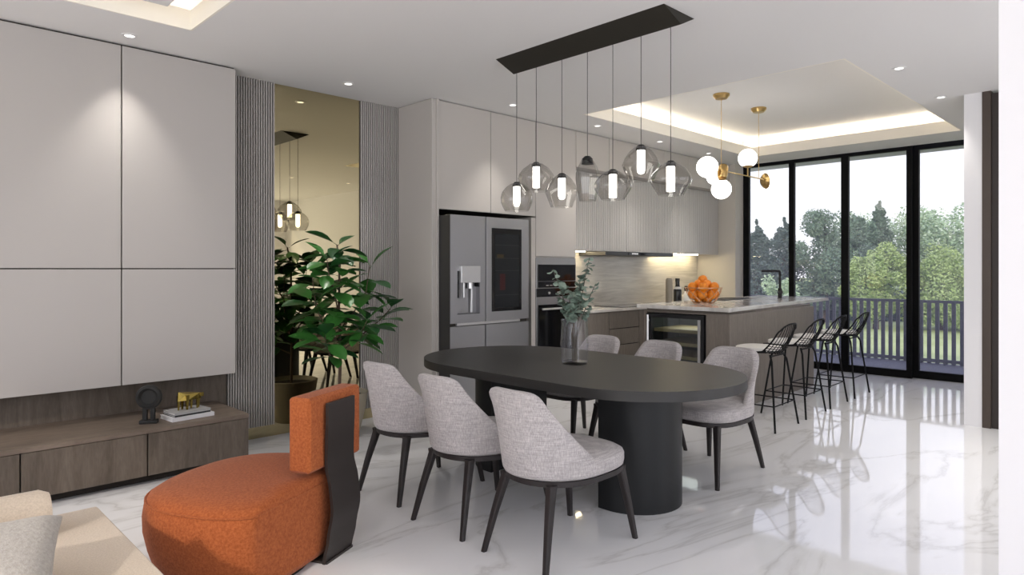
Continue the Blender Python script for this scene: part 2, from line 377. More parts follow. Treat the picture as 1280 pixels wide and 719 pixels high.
def foliage_mat(name, c1, c2):
    m = mat(name, c1, 0.8, spec=0.15); n, l, b = nodes(m)
    c, f = noise_mix(m, coords(m), c1, c2, 2.2, 5, 0.7, 0.35, 0.68); l.new(c, b.inputs['Base Color'])
    return m
FOL = dict(dark=foliage_mat('blue_green_needles', (0.085, 0.13, 0.11), (0.19, 0.245, 0.21)),
           mid=foliage_mat('mid_green_leaves', (0.12, 0.19, 0.13), (0.27, 0.36, 0.25)),
           lime=foliage_mat('lime_green_leaves', (0.27, 0.38, 0.13), (0.54, 0.64, 0.28)),
           pale=foliage_mat('pale_green_leaves', (0.30, 0.44, 0.25), (0.62, 0.72, 0.50)))
def tree(name, label, x, y, hgt, rad, kind, fol, n=24000, ls=0.055, trunk=0.3, group=None):
    t = thing(name, label, 'tree' if name != 'garden_bush' else 'bush', (x, y, -.55), 0, group)
    rnd = random.Random(int(x*100+y*10)); bm = B()
    blobs = []
    if kind == 'cone': n = int(n*.8)
    if kind == 'cone':
        for i in range(30):
            f = i/29; z = hgt*(0.08+0.9*f); R = rad*(1-f)**0.9+0.03
            for k in range(1 if f > .9 else 5):
                a = rnd.uniform(0, 2*PI); q = R*rnd.uniform(0.3, 0.75)
                blobs.append((q*math.cos(a), q*math.sin(a), z+rnd.uniform(-.1, .1), R*0.36+0.03, 0.07*hgt*(1-f)+.10))
    else:
        for i in range(34):
            a = rnd.uniform(0, 2*PI); zz = rnd.uniform(0.12, 0.92); prof = math.sin(PI*min(1, max(0, (zz*.85+.12))))**0.6
            q = rad*prof*rnd.uniform(0.1, 0.85); s_ = rnd.uniform(0.16, 0.32)*rad
            blobs.append((q*math.cos(a), q*math.sin(a), hgt*zz, s_, s_*rnd.uniform(.7, 1.5)))
    for i in range(n):
        bx, by, bz, br, bh = rnd.choice(blobs)
        u = Vector((rnd.gauss(0, 1), rnd.gauss(0, 1), rnd.gauss(0, 1))).normalized() * (0.6+.5*rnd.random())
        p = Vector((bx+u.x*br, by+u.y*br, max(0.02, bz+u.z*bh)))
        d = Vector((rnd.gauss(0, 1), rnd.gauss(0, 1), rnd.gauss(0, .7))).normalized(); e = d.cross(Vector((rnd.gauss(0, 1), rnd.gauss(0, 1), rnd.gauss(0, 1)))).normalized()
        s_ = ls*rnd.uniform(.5, 1.2); d *= s_; e *= s_*.5
        v = [bm.verts.new(p-d), bm.verts.new(p+e), bm.verts.new(p+d), bm.verts.new(p-e)]; bm.faces.new(v)
    obj('foliage', bm, FOL[fol], t)
    tb = B(); tube(tb, [(0, 0, 0), (.04, .02, hgt*.45), (0, 0, hgt*.9)], [rad*.06+.03, rad*.05+.02, .01], 7); obj('trunk', tb, BARK, t)
    return t
TR = 'trees beyond the balcony'
tree('pine_tree', 'tall dark pine at the left edge of the windows', 22.6, 12.1, 4.35, 1.5, 'cone', 'dark', group=TR)
tree('pine_tree', 'dark blue-green pine behind the black kitchen tap', 24.5, 11.6, 3.75, 1.7, 'cone', 'dark', group=TR)
tree('pine_tree', 'dark pine seen just right of the first window mullion', 26.0, 11.2, 3.9, 1.7, 'cone', 'dark', group=TR)
tree('leafy_tree', 'mid green airy tree in the second window bay', 25.2, 9.35, 4.4, 1.55, 'round', 'mid', group=TR)
tree('pine_tree', 'tall spiky conifer right of the middle mullion', 31.5, 9.4, 5.0, 1.3, 'cone', 'mid', group=TR)
tree('leafy_tree', 'grey green tree filling the third bay behind the limes', 27.5, 9.2, 4.1, 1.4, 'round', 'mid', group=TR)
tree('leafy_tree', 'lime green young tree in the third window bay', 23.6, 7.15, 2.75, 1.1, 'round', 'lime', group=TR)
tree('leafy_tree', 'broad lime green tree in the rightmost window bay', 24.8, 5.55, 2.45, 1.6, 'round', 'lime', group=TR)
tree('leafy_tree', 'pale sunlit tree line above the lime trees at right', 33.0, 7.6, 4.5, 3.0, 'round', 'pale', 26000, .08, group=TR)
tree('leafy_tree', 'pale leafy tree farthest back beside the wide black post', 34.0, 10.6, 4.3, 2.4, 'round', 'pale', group=TR)
tree('garden_bush', 'pale green bush low behind the island worktop end', 17.6, 7.7, 1.7, .75, 'round', 'pale', 9000, .04)
tree('leafy_tree', 'green tree just hidden by the white column', 26.5, 3.6, 3.6, 1.9, 'round', 'mid', group=TR)
hd = thing('garden_hedge', 'dark clipped hedge along the far side of the lawn', 'hedge', (0, 0, -.55))
bm = B(); rnd = random.Random(3)
for i in range(16000):
    t_ = rnd.random(); x = 23+9*t_+rnd.uniform(-.4, .4); y = 16-15*t_+rnd.uniform(-.4, .4); z = rnd.uniform(0, 1.15)
    d = Vector((rnd.gauss(0, 1), rnd.gauss(0, 1), rnd.gauss(0, 1))).normalized()*.12; e = d.orthogonal().normalized()*.07; p = Vector((x, y, z))
    bm.faces.new([bm.verts.new(p-d), bm.verts.new(p+e), bm.verts.new(p+d), bm.verts.new(p-e)])
obj('foliage', bm, FOL['dark'], hd)

# ================================================================ TV WALL
tv = thing('wall_panelling', 'large greige wall panels with dark joints above the low console', 'wall panel', (0, 0, 0))
bk = B(); box(bk, -1.0, 2.085, 5.26, YW-.025, .62, H-.002); obj('backing', bk, GAP, tv)
xs = [-0.9, 0.40, 1.296, 2.093]
g = .004
for i in range(3):
    for (z0, z1) in ((.597, 1.42), (1.42, H-.012)):
        obj('panel', rbox(xs[i]+g, xs[i+1]-g, 5.235, 5.262, z0+g, z1-g, .002, 1), LACS, tv)
sd = B(); box(sd, 2.086, 2.093, 5.262, YW-.025, .601, H-.012); obj('side_panel', sd, LACS, tv)
sp = B(); box(sp, -1.0, 2.085, 5.415, YW-.025, .0, .62); tag(obj('wood_splashback', sp, OAK), 'brown oak board on the wall between console and greige panels', 'board')

cn = thing('tv_console', 'long low brown oak console with push fronts under the panels', 'console', (0, 0, 0))
b2 = B(); box(b2, -1.0, 1.985, 4.785, 5.41, .066, .343); obj('body', b2, GAP, cn)
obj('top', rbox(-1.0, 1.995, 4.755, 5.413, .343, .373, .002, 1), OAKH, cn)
sdp = B(); box(sdp, 1.985, 1.993, 4.775, 5.41, .062, .343); obj('side_panel', sdp, OAK, cn)
for x0, x1 in ((-.9, -.03), (-.03, .655), (.655, 1.33), (1.33, 1.993)):
    obj('door', rbox(x0+.004, x1-.004 if x1 < 1.9 else x1, 4.76, 4.785, .066, .340, .002, 1), OAK, cn)
kk = B(); box(kk, -1.0, 1.93, 4.87, 5.4, 0, .066); obj('plinth', kk, GAP, cn)

# fluted panels and bronze mirror
mr = B(); box(mr, 2.12, 3.755, YW-.012, YW, 0.0, H-.001); tag(obj('bronze_mirror', mr, MIRROR), 'floor-to-ceiling bronze tinted mirror between fluted panels behind the plant', 'mirror')
def fluted(name, x0, x1, yf, z0, z1, pitch, label, depth=.012, parent=None):
    base = B(); box(base, x0, x1, yf+depth, yf+depth+.012, z0, z1)
    t = thing(name, label, 'wall panel')
    obj('backing', base, mat('flute_shadow_gap', (0.11, 0.10, 0.09), .8), t)
    r = B(); n = int(round((x1-x0)/pitch)); p = (x1-x0)/n
    for i in range(n):
        c = x0+p*(i+.5); hw = p*.25
        pts = [(c-hw, yf+depth), (c-hw, yf+.004), (c-hw*.5, yf), (c+hw*.5, yf), (c+hw, yf+.004), (c+hw, yf+depth)]
        prism(r, pts, z0, z1)
    o = obj('fluting', r, FLUTE, t); o['kind'] = 'stuff'
    return t
fluted('ribbed_wall_cladding', 2.10, 2.503, 5.43, .10, H-.002, .021, 'vertical fluted greige panel left of the bronze mirror', .016)
fluted('ribbed_wall_cladding', 3.335, 3.753, 5.43, .10, H-.002, .021, 'vertical fluted greige panel right of the bronze mirror', .016)

# ================================================================ KITCHEN TALL UNITS
F = 4.893
ta = thing('tall_side_panel', 'full-height greige end panel at the left of the fridge', 'panel', (0, 0, 0))
obj('side', rbox(3.756, 3.822, 4.893, YW-.025, 0, H-.004, .003, 1), LAC, ta)
obj('edge_strip', rbox(3.80, 3.824, 4.875, 4.893, 0, H-.004, .002, 1), LAC, ta)
fc = thing('over_fridge_cabinet', 'greige two-door cabinet above the steel fridge', 'cabinet')
b2 = B(); box(b2, 3.826, 5.140, 4.915, YW-.025, 1.978, H-.004); obj('body', b2, GAP, fc)
obj('door', rbox(3.828, 4.489, F, 4.915, 1.98, H-.008, .002, 1), LAC, fc)
obj('door', rbox(4.495, 5.139, F, 4.915, 1.98, H-.008, .002, 1), LAC, fc)
fp = B(); box(fp, 5.075, 5.140, F, YW-.025, 0, 1.963); tag(obj('filler_panel', fp, LAC), 'narrow greige panel between the fridge and the ovens', 'panel')
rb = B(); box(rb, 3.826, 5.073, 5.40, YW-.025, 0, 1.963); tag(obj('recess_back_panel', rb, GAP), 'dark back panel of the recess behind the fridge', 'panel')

fr = thing('refrigerator', 'brushed steel french-door fridge with black glass window and water dispenser', 'fridge')
fy = 4.72
b2 = B(); box(b2, 3.84, 4.865, fy+.07, 5.38, .04, 1.905); obj('body', b2, FSIDE, fr)
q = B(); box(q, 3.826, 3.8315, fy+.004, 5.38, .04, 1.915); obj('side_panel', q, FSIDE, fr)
ft = B(); box(ft, 3.9, 4.8, fy+.09, 5.3, 0, .04); obj('base_grille', ft, BLACK, fr)
for px in (4.22, 4.30): 
    q = B(); box(q, px-.03, px+.03, fy+.06, fy+.12, 0, .035); obj('foot', q, STEELL, fr)
# left upper door with a recess for the dispenser
q = B(); x0, x1, z0, z1 = 3.832, 4.262, .915, 1.918
dx0, dx1, dz0, dz1 = 3.915, 4.19, .995, 1.40
box(q, x0, dx0, fy, fy+.07, z0, z1); box(q, dx1, x1, fy, fy+.07, z0, z1); box(q, dx0, dx1, fy, fy+.07, z0, dz0); box(q, dx0, dx1, fy, fy+.07, dz1, z1)
box(q, dx0, dx1, fy+.05, fy+.07, dz0, dz1)
dl = obj('door', q, STEEL, fr)
q = B(); box(q, dx0, dx1, fy+.005, fy+.05, dz0, dz0+.006); obj('drip_tray', q, mat('dark_steel', (0.12, 0.12, 0.125), .35, .7), dl)
obj('dispenser_housing', rbox(3.935, 4.17, fy-.035, fy+.05, 1.29, 1.445, .006), STEELL, dl)
q = B(); box(q, dx0, dx0+.02, fy+.0, fy+.05, 1.15, 1.40); box(q, dx1-.02, dx1, fy, fy+.05, 1.25, 1.40); obj('dispenser_recess', q, BLACK, dl)
q = B(); tube(q, [(4.075, fy+.01, 1.29), (4.075, fy+.01, 1.235)], .024, 12); tube(q, [(4.0, fy+.01, 1.29), (4.0, fy+.01, 1.15)], .013, 10); tube(q, [(4.11, fy+.025, 1.29), (4.11, fy+.03, 1.01)], .014, 10)
obj('dispenser_spout', q, STEELL, dl)
dr = obj('door', rbox(4.274, 4.858, fy, fy+.07, .915, 1.918, .006), STEEL, fr)
obj('glass_window', rbox(4.345, 4.752, fy-.004, fy+.004, 1.005, 1.815, .002, 1), DARKG, dr)
q = B(); box(q, 4.385, 4.715, fy-.0055, fy-.003, 1.04, 1.76); obj('inner_window', q, mat('dark_blue_glass', (0.012, 0.014, 0.016), .12, 0, .3), dr)
SHELF = mat('faint_window_shelf', (0.022, 0.024, 0.026), .5, 0, .2)
for z in (1.65, 1.52, 1.40, 1.16):
    q = B(); box(q, 4.39, 4.71, fy-.0065, fy-.005, z, z+.005); obj('shelf', q, SHELF, dr)
q = B(); box(q, 4.41, 4.50, fy-.0065, fy-.005, 1.525, 1.56); obj('yellow_carton', q, mat('dim_yellow', (.035, .024, .006), .5, 0, .2), dr)
q = B(); box(q, 4.45, 4.52, fy-.0065, fy-.005, 1.21, 1.37); obj('red_carton', q, mat('dim_red', (.04, .008, .008), .5, 0, .2), dr)
for (a, b) in ((3.832, 4.262), (4.274, 4.858)):
    d = obj('door', rbox(a, b, fy, fy+.07, .06, .885, .006), STEEL, fr)
q = B(); box(q, 3.84, 4.85, fy+.02, fy+.07, .885, .915); obj('finger_groove', q, GAP, fr)
q = B(); box(q, 3.90, 4.72, fy-.012, fy+.01, .893, .915); obj('handle', q, STEELL, fr)

ov = thing('oven_tower', 'tall greige cabinet housing the microwave and oven', 'cabinet')
b2 = B(); box(b2, 5.144, 5.810, 4.915, YW-.025, 0.0, H-.004); obj('body', b2, LAC, ov)
obj('door', rbox(5.146, 5.808, F, 4.915, 1.555, H-.008, .002, 1), LAC, ov)
obj('drawer', rbox(5.146, 5.808, F, 4.915, .07, .42, .002, 1), LAC, ov)
mw = thing('built_in_microwave', 'steel framed built-in microwave above the oven', 'microwave')
obj('frame', rbox(5.150, 5.805, F-.004, 4.914, 1.215, 1.54, .003, 1), STEEL, mw)
obj('door', rbox(5.175, 5.785, F-.016, F-.004, 1.285, 1.465, .003, 1), DARKG, mw)
cp_ = obj('control_panel', rbox(5.175, 5.785, F-.016, F-.004, 1.215, 1.28, .003, 1), DARKG, mw)
for k in range(5):
    q = B(); box(q, 5.29+.06*k, 5.33+.06*k, F-.018, F-.016, 1.235, 1.243); obj('button', q, STEELL, cp_)
q = B(); lathe(q, [(0, .0), (.02, 0), (.02, .02), (0, .02)], 16); obj('knob', q, STEELL, cp_, loc=(5.50, F-.015, 1.25), rot=(PI/2, 0, 0), smooth='auto')
on = thing('built_in_oven', 'black glass built-in oven with steel handle below the microwave', 'oven')
obj('frame', rbox(5.150, 5.805, F-.004, 4.914, .44, 1.205, .003, 1), STEEL, on)
cp2 = obj('control_panel', rbox(5.148, 5.807, F-.018, F-.004, 1.115, 1.205, .003, 1), DARKG, on)
for kx in (5.33, 5.48, 5.62):
    q = B(); lathe(q, [(0, .0), (.014, 0), (.014, .016), (0, .016)], 14); obj('knob', q, STEELL, cp2, loc=(kx, F-.016, 1.155), rot=(PI/2, 0, 0), smooth='auto')
obj('door', rbox(5.175, 5.785, F-.018, F-.004, .46, 1.03, .003, 1), DARKG, on)
q = B(); tube(q, [(5.20, F-.05, .985), (5.77, F-.05, .985)], .011, 10); tube(q, [(5.24, F-.05, .985), (5.24, F-.012, .985)], .007); tube(q, [(5.73, F-.05, .985), (5.73, F-.012, .985)], .007)
obj('handle', q, STEELL, on, smooth='auto')

# upper row
ux = [5.812, 6.43, 7.03, 7.635, 8.255, 8.88, 9.418]
for i in range(6):
    nm = ['directly right of the oven tower', 'second right of the oven tower', 'third right of the oven tower', 'third from the window end', 'second from the window end', 'touching the end wall by the window'][i]
    t = thing('top_cabinet', 'small greige cabinet at the ceiling, '+nm, 'cabinet', group='top cabinets along the kitchen ceiling')
    b2 = B(); box(b2, ux[i]+.001, ux[i+1]-.001, 4.913, YW-.025, 2.585, H-.004); obj('body', b2, LAC, t)
    obj('door', rbox(ux[i]+.003, ux[i+1]-.003, F, 4.913, 2.583, H-.008, .002, 1), LAC, t)
# fluted wall cabinets
fx = [5.812, 7.03, 7.75, 8.26, 9.40]
for i in range(4):
    lb = ['widest fluted wall cabinet door beside the oven tower', 'fluted wall cabinet door above the hood, left one', 'narrow fluted wall cabinet door above the hood right end', 'fluted wall cabinet at the window end of the kitchen'][i]
    t = thing('fluted_wall_cabinet', lb, 'cabinet', group='fluted wall cabinets')
    x0, x1 = fx[i], fx[i+1]
    b2 = B(); box(b2, x0+.001, x1-.001, 5.10, YW-.025, 1.64, 2.583); obj('body', b2, LAC, t)
    FK = mat('pale_fluted_lacquer', (0.56, 0.54, 0.515), 0.5, spec=0.3); q = B(); box(q, x0+.003, x1-.003, 5.078, 5.10, 1.635, 2.58); obj('door', q, FK, t)
    r = B(); n = int((x1-x0-.006)/.036); p = (x1-x0-.006)/n
    for k in range(n):
        c = x0+.003+p*(k+.5); box(r, c-p*.40, c+p*.40, 5.07, 5.078, 1.635, 2.58)
    o = obj('fluting', r, FK, t); o['kind'] = 'stuff'
# splashback, hood, leds
bs = B(); box(bs, 5.812, 9.39, 5.425, YW-.025, .935, 1.64); tag(obj('splashback', bs, SPLASH), 'warm streaky marble splashback behind the hob', 'splashback')
hd_ = thing('range_hood', 'slim black extractor hood under the fluted cabinets', 'hood')
obj('body', rbox(6.50, 8.02, 5.0, 5.43, 1.585, 1.634, .004, 1), mat('hood_metal', (.05, .05, .052), .35, .5), hd_)
q = B(); box(q, 6.97, 8.0, 4.994, 5.0, 1.592, 1.628); obj('control_strip', q, DARKG, hd_)
q = B()
for k in range(4): box(q, 7.04+.035*k, 7.065+.035*k, 4.992, 4.994, 1.604, 1.620)
obj('display', q, mat('display_white', (.6, .6, .6), .4, emit=(1, 1, 1), es=.4), hd_)
for (a, b, lb) in ((5.83, 6.47, 'warm LED strip under the cabinets left of the hood'), (8.05, 9.2, 'warm LED strip under the cabinets right of the hood')):
    q = B(); box(q, a, b, 5.30, 5.33, 1.629, 1.6385); tag(obj('under_cabinet_light', q, LEDU), lb, 'light')

# base run
bc = thing('base_cabinet_run', 'taupe wood base cabinets with drawers beside the ovens', 'cabinet')
b2 = B(); box(b2, 5.814, 9.41, 4.91, YW-.025, .08, .90); obj('body', b2, GAP, bc)
q = B(); box(q, 5.814, 9.41, 4.95, YW-.025, 0, .08); obj('plinth', q, GAP, bc)
obj('door', rbox(5.818, 6.42, 4.89, 4.91, .09, .895, .002, 1), ISLW, bc)
for z0, z1 in ((.09, .479), (.489, .682), (.692, .895)): obj('drawer', rbox(6.428, 7.042, 4.89, 4.91, z0, z1, .002, 1), ISLW, bc)
for a, b in ((7.05, 7.64), (7.645, 8.24), (8.245, 8.84), (8.845, 9.40)): obj('door', rbox(a, b, 4.89, 4.91, .09, .895, .002, 1), ISLW, bc)
tag(obj('kitchen_worktop', rbox(5.814, 9.39, 4.86, 5.424, .902, .935, .003, 1), STONE), 'pale stone worktop along the kitchen wall', 'worktop')
hb_ = thing('induction_hob', 'black glass hob set on the kitchen wall worktop', 'hob')
obj('glass_top', rbox(6.75, 7.60, 4.92, 5.38, .935, .942, .002, 1), DARKG, hb_)

# bottles on the worktop
def bottle(label, x, y, prof, m, capm=None, cap=None, band=None):
    t = thing('bottle', label, 'bottle', (x, y, .935))
    q = B(); lathe(q, prof, 24); obj('body', q, m, t, smooth='auto')
    if cap: q = B(); lathe(q, cap, 20); obj('cap', q, capm, t, smooth='auto')
    if band: q = B(); lathe(q, band, 24); obj('label_band', q, mat('bottle_label', (.55, .55, .55), .6), t, smooth='auto')
    return t
bottle('black bottle with small white label on the wall worktop', 8.42, 5.18, [(0, 0), (.055, 0), (.058, .02), (.058, .16), (.05, .2), (.03, .24), (.028, .30), (0, .30)], mat('black_bottle', (.01, .01, .011), .25), BLACK, [(0, .30), (.032, .30), (.032, .345), (0, .345)], [(.0585, .19), (.0515, .205), (.0515, .225), (.045, .225)])
bottle('tall taupe pepper grinder left of the black bottle', 8.23, 5.20, [(0, 0), (.05, 0), (.05, .30), (.046, .335), (0, .335)], mat('taupe_jar', (.27, .24, .20), .4), mat('taupe_jar_lid', (.22, .2, .17), .4), [(0, .336), (.04, .336), (.036, .35), (0, .35)])
bottle('squat white bottle with black stopper beside the fruit bowl', 8.62, 5.16, [(0, 0), (.075, 0), (.078, .03), (.02, .15), (.018, .16), (0, .16)], mat('white_ceramic', (.8, .8, .8), .3), BLACK, [(0, .16), (.025, .16), (.028, .20), (.02, .23), (0, .23)])

# ================================================================ ISLAND
isl = thing('kitchen_island', 'taupe wood island with wine cooler in its near end', 'island')
q = B(); box(q, 6.17, 8.26, 3.21, 3.46, .0, .965); box(q, 6.17, 8.26, 4.18, 4.22, 0, .965); box(q, 6.80, 8.26, 3.46, 4.18, 0, .965); box(q, 6.17, 6.8, 3.46, 4.18, .945, .965); box(q, 6.17, 6.8, 3.46, 4.18, 0, .03)
obj('body', q, ISLW, isl)
obj('side_panel', rbox(6.15, 8.262, 3.195, 3.21, .0, .965, .002, 1), ISLW, isl)
obj('end_panel', rbox(6.152, 6.17, 3.21, 3.455, .0, .965, .002, 1), ISLW, isl)
q = B(); prism(q, [(6.09, 3.165), (9.35, 3.42), (9.35, 4.40), (6.09, 4.26)], .99, 1.03); bevel(q, .004, 2)
# cut out for the sink is a shallow dark basin laid in the top
tag(obj('island_worktop', q, STONE), 'long pale stone worktop on the island, overhanging towards the window', 'worktop')
q = B(); box(q, 6.2, 8.26, 3.24, 4.2, .965, .99); obj('top_rail', q, ISLW, isl)
wc = thing('wine_cooler', 'glass-door wine cooler built into the island end', 'cooler')
q = B(); box(q, 6.18, 6.78, 3.47, 3.50, .04, .935); box(q, 6.18, 6.78, 4.13, 4.16, .04, .935); box(q, 6.18, 6.78, 3.50, 4.13, .905, .935); box(q, 6.18, 6.78, 3.5, 4.13, .04, .07); box(q, 6.75, 6.78, 3.5, 4.13, .07, .905)
obj('body', q, mat('cooler_interior', (.03, .035, .035), .5), wc)
q = B(); x0, x1 = 6.135, 6.165
box(q, x0, x1, 3.47, 3.505, .04, .935); box(q, x0, x1, 4.10, 4.165, .04, .935); box(q, x0, x1, 3.505, 4.10, .895, .935); box(q, x0, x1, 3.505, 4.10, .04, .08)
dcw = obj('door_frame', q, BLACK, wc)
q = B(); box(q, 6.147, 6.153, 3.505, 4.10, .08, .895); obj('pane', q, COOLG, dcw)
q = B(); tube(q, [(6.11, 4.13, .2), (6.11, 4.13, .92)], .013, 10); box(q, 6.11, 6.135, 4.125, 4.135, .25, .27); box(q, 6.11, 6.135, 4.125, 4.135, .85, .87); obj('handle', q, STEELL, wc, smooth='auto')
q = B(); box(q, 6.143, 6.146, 3.515, 3.545, .09, .89); obj('edge_trim', q, STEELL, dcw)
for z in (.18, .32, .46, .60, .74):
    q = B(); box(q, 6.19, 6.74, 3.505, 4.10, z, z+.035); obj('shelf', q, mat('pale_wood_shelf', (.36, .28, .14), .5), wc)
q = B(); box(q, 6.25, 6.70, 3.60, 4.0, .898, .904); obj('added_shelf_glow', q, mat('cooler_fill_glow', (1, 1, 1), .5, emit=(.9, .97, 1), es=2.0), wc)  # glowing strip added to brighten the cooler shelves
# sink and tap
sk = thing('kitchen_sink', 'black sink let into the island worktop', 'sink')
q = B(); box(q, 7.55, 8.35, 3.98, 4.02, 1.03, 1.036); box(q, 7.55, 8.35, 4.28, 4.32, 1.03, 1.036); box(q, 7.55, 7.59, 4.02, 4.28, 1.03, 1.036); box(q, 8.31, 8.35, 4.02, 4.28, 1.03, 1.036)
obj('rim', q, BLACK, sk)
q = B(); box(q, 7.59, 8.31, 4.02, 4.28, 1.028, 1.0325); obj('basin', q, BLACK, sk)
fa = thing('kitchen_tap', 'square black tap behind the island sink', 'tap', (8.60, 3.76, 1.03))
q = B(); lathe(q, [(0, 0), (.032, 0), (.032, .008), (.026, .012), (.026, .13), (.017, .135), (.017, .15)], 20); obj('base', q, BLACK, fa, smooth='auto')
q = B(); tube(q, [(0, 0, .12), (0, 0, .345), (0, .004, .356), (-.02, .03, .36), (-.13, .19, .36)], .0155, 12); obj('spout', q, BLACK, fa, smooth='auto')
q = B(); tube(q, [(0, 0, .085), (-.05, -.035, .085)], .024, 12); tube(q, [(-.03, -.02, .09), (-.035, -.025, .15)], .006, 8); obj('lever', q, BLACK, fa, smooth='auto')

# fruit bowl
bx_, by_ = 6.82, 3.86
bw_ = thing('wire_fruit_bowl', 'copper wire bowl piled with oranges on the island', 'bowl', (bx_, by_, 1.03))
WIREC = mat('copper_wire', (.62, .38, .24), .3, 1.0)
def ring(r, z, n=36): return [(r*math.cos(2*PI*k/n), r*math.sin(2*PI*k/n), z) for k in range(n)]
q = B(); tube(q, ring(.205, .175), .004, 6, closed=True); obj('rim', q, WIREC, bw_)
q = B(); tube(q, ring(.11, .005), .004, 6, closed=True); obj('base_ring', q, WIREC, bw_)
def bowlr(z): return .11+(.205-.11)*(z/.175)**.6
for k in range(18):
    a = 2*PI*k/18; q = B()
    pts = [(bowlr(z)*math.cos(a+.9*z/.175*(1 if k % 2 else -1)), bowlr(z)*math.sin(a+.9*z/.175*(1 if k % 2 else -1)), .005+z*.97) for z in [.175*i/8 for i in range(9)]]
    tube(q, pts, .0032, 5); obj('wire', q, WIREC, bw_)
q = B(); lathe(q, [(0, -.052), (.02, -.05), (.04, -.035), (.051, -.012), (.053, .008), (.046, .028), (.03, .044), (.012, .05), (.004, .0475), (0, .047)], 24)
op = []
for r_, z_, n_o, off in ((.06, .058, 3, .3), (.125, .10, 7, 0), (.045, .15, 2, 1.2), (.135, .185, 6, .5), (.055, .215, 3, .2)):
    for k in range(n_o):
        a = off+2*PI*k/n_o; op.append((r_*math.cos(a), r_*math.sin(a), z_))
op.append((0.0, .01, .265))
o0 = None
for i, (x, y, z) in enumerate(op):
    if o0 is None:
        o0 = obj('orange', q, ORANGE, smooth=True); o = o0
        st = B(); lathe(st, [(0, .049), (.006, .049), (.004, .052), (0, .052)], 8)
    else: o = o0.copy(); C.objects.link(o)
    top = i == len(op)-1
    o.location = (bx_+x, by_+y, 1.03+z); o.rotation_euler = (random.uniform(-1, 1), random.uniform(-1, 1), random.uniform(0, 6))
    lb = 'orange inside the wire bowl, behind its copper wires' if z < .16 else 'orange heaped above the rim of the wire bowl'
    if top: lb = 'topmost orange of the pile in the wire bowl'
    tag(o, lb, 'fruit', 'oranges in the wire bowl')
    if top: del o['group']

# bar stools
def stool():
    t = thing('bar_stool', 'x', 'stool', group='wire bar stools at the island')
    WB = mat('black_stool_wire', (.004, .004, .0045), .55, 0, .2)
    # seat faces +Y (towards the island)
    for sxx in (-1, 1):
        for syy in (-1, 1):
            q = B(); tube(q, [(sxx*.14, syy*.12, .655), (sxx*.165, syy*.145, .60), (sxx*.262, syy*.215, 0)], .0095, 8); obj('leg', q, WB, t, smooth='auto')
    q = B(); z = .22; fx_, fy_ = .225, .19
    c_ = [(-fx_, -fy_, z), (fx_, -fy_, z), (fx_, fy_, z), (-fx_, fy_, z)]
    for i in range(4): tube(q, [c_[i], c_[(i+1) % 4]], .006, 6)
    obj('footrest', q, WB, t)
    q = B()
    for i in range(2): tube(q, [(-.15, (-1, 1)[i]*.13, .645), (.15, (-1, 1)[i]*.13, .645)], .008, 6)
    obj('seat_frame', q, WB, t)
    # shell: rows along the seat then up the back;  s in 0..1 front -> top of back
    def sh(u, s):
        if s < .5:
            k = s/.5; y = .21-.36*k; z = .675-.015*math.sin(PI*k); wd = .225-.01*(1-k)
            lift = .022*k*abs(u)**2.5+.006*abs(u)**3
        else:
            k = (s-.5)/.5; y = -.15-.12*math.sin(k*PI/2*.9); z = .66+.275*k**1.15; wd = .215-.05*k
            lift = .022*(1-k)*abs(u)**2.5
            y += .08*(abs(u)**2)*(1-.5*k)
            if k > .75: z -= .05*((k-.75)/.25)*abs(u)**3
        return (u*wd, y, z+lift)
    q = B()
    rim = [sh(-1, s/20) for s in range(21)]+[sh(-1+2*i/10, 1) for i in range(1, 10)]+[sh(1, 1-s/20) for s in range(21)]+[sh(1-2*i/10, 0) for i in range(1, 10)]
    tube(q, rim, .0075, 7, closed=True); obj('rim', q, WB, t, smooth='auto')
    q = B()
    for i in range(-5, 6):
        u = i/6; tube(q, [sh(u, s/18) for s in range(19)], .0033, 5)
    for k in range(7):
        s_ = .44+.04*k; tube(q, [sh(-1+2*i/12, s_) for i in range(13)], .003, 5)
    o = obj('wire_mesh', q, WB, t); o['kind'] = 'stuff'
    q = B(); n = 28
    pts = []
    for i in range(n):
        a = 2*PI*i/n; e = 3.2
        pts.append((.195*math.copysign(abs(math.cos(a))**(2/e), math.cos(a)), .045+.175*math.copysign(abs(math.sin(a))**(2/e), math.sin(a))))
    prism(q, pts, .684, .714); bevel(q, .008, 2); obj('seat_pad', q, PAD, t, smooth='auto')
    return t
ST = [((5.86, 2.715), 'wire bar stool nearest the dining table'), ((6.58, 2.74), 'second wire bar stool from the dining table'),
      ((7.24, 2.76), 'third wire bar stool from the dining table'), ((7.98, 2.775), 'wire bar stool nearest the windows')]
s0_ = stool()
for i, ((x, y), lb) in enumerate(ST):
    if i == 0: s0_.location = (x, y, 0); s0_.rotation_euler = (0, 0, .03); s0_['label'] = lb
    else: dup(s0_, (x, y, 0), .03, lb)

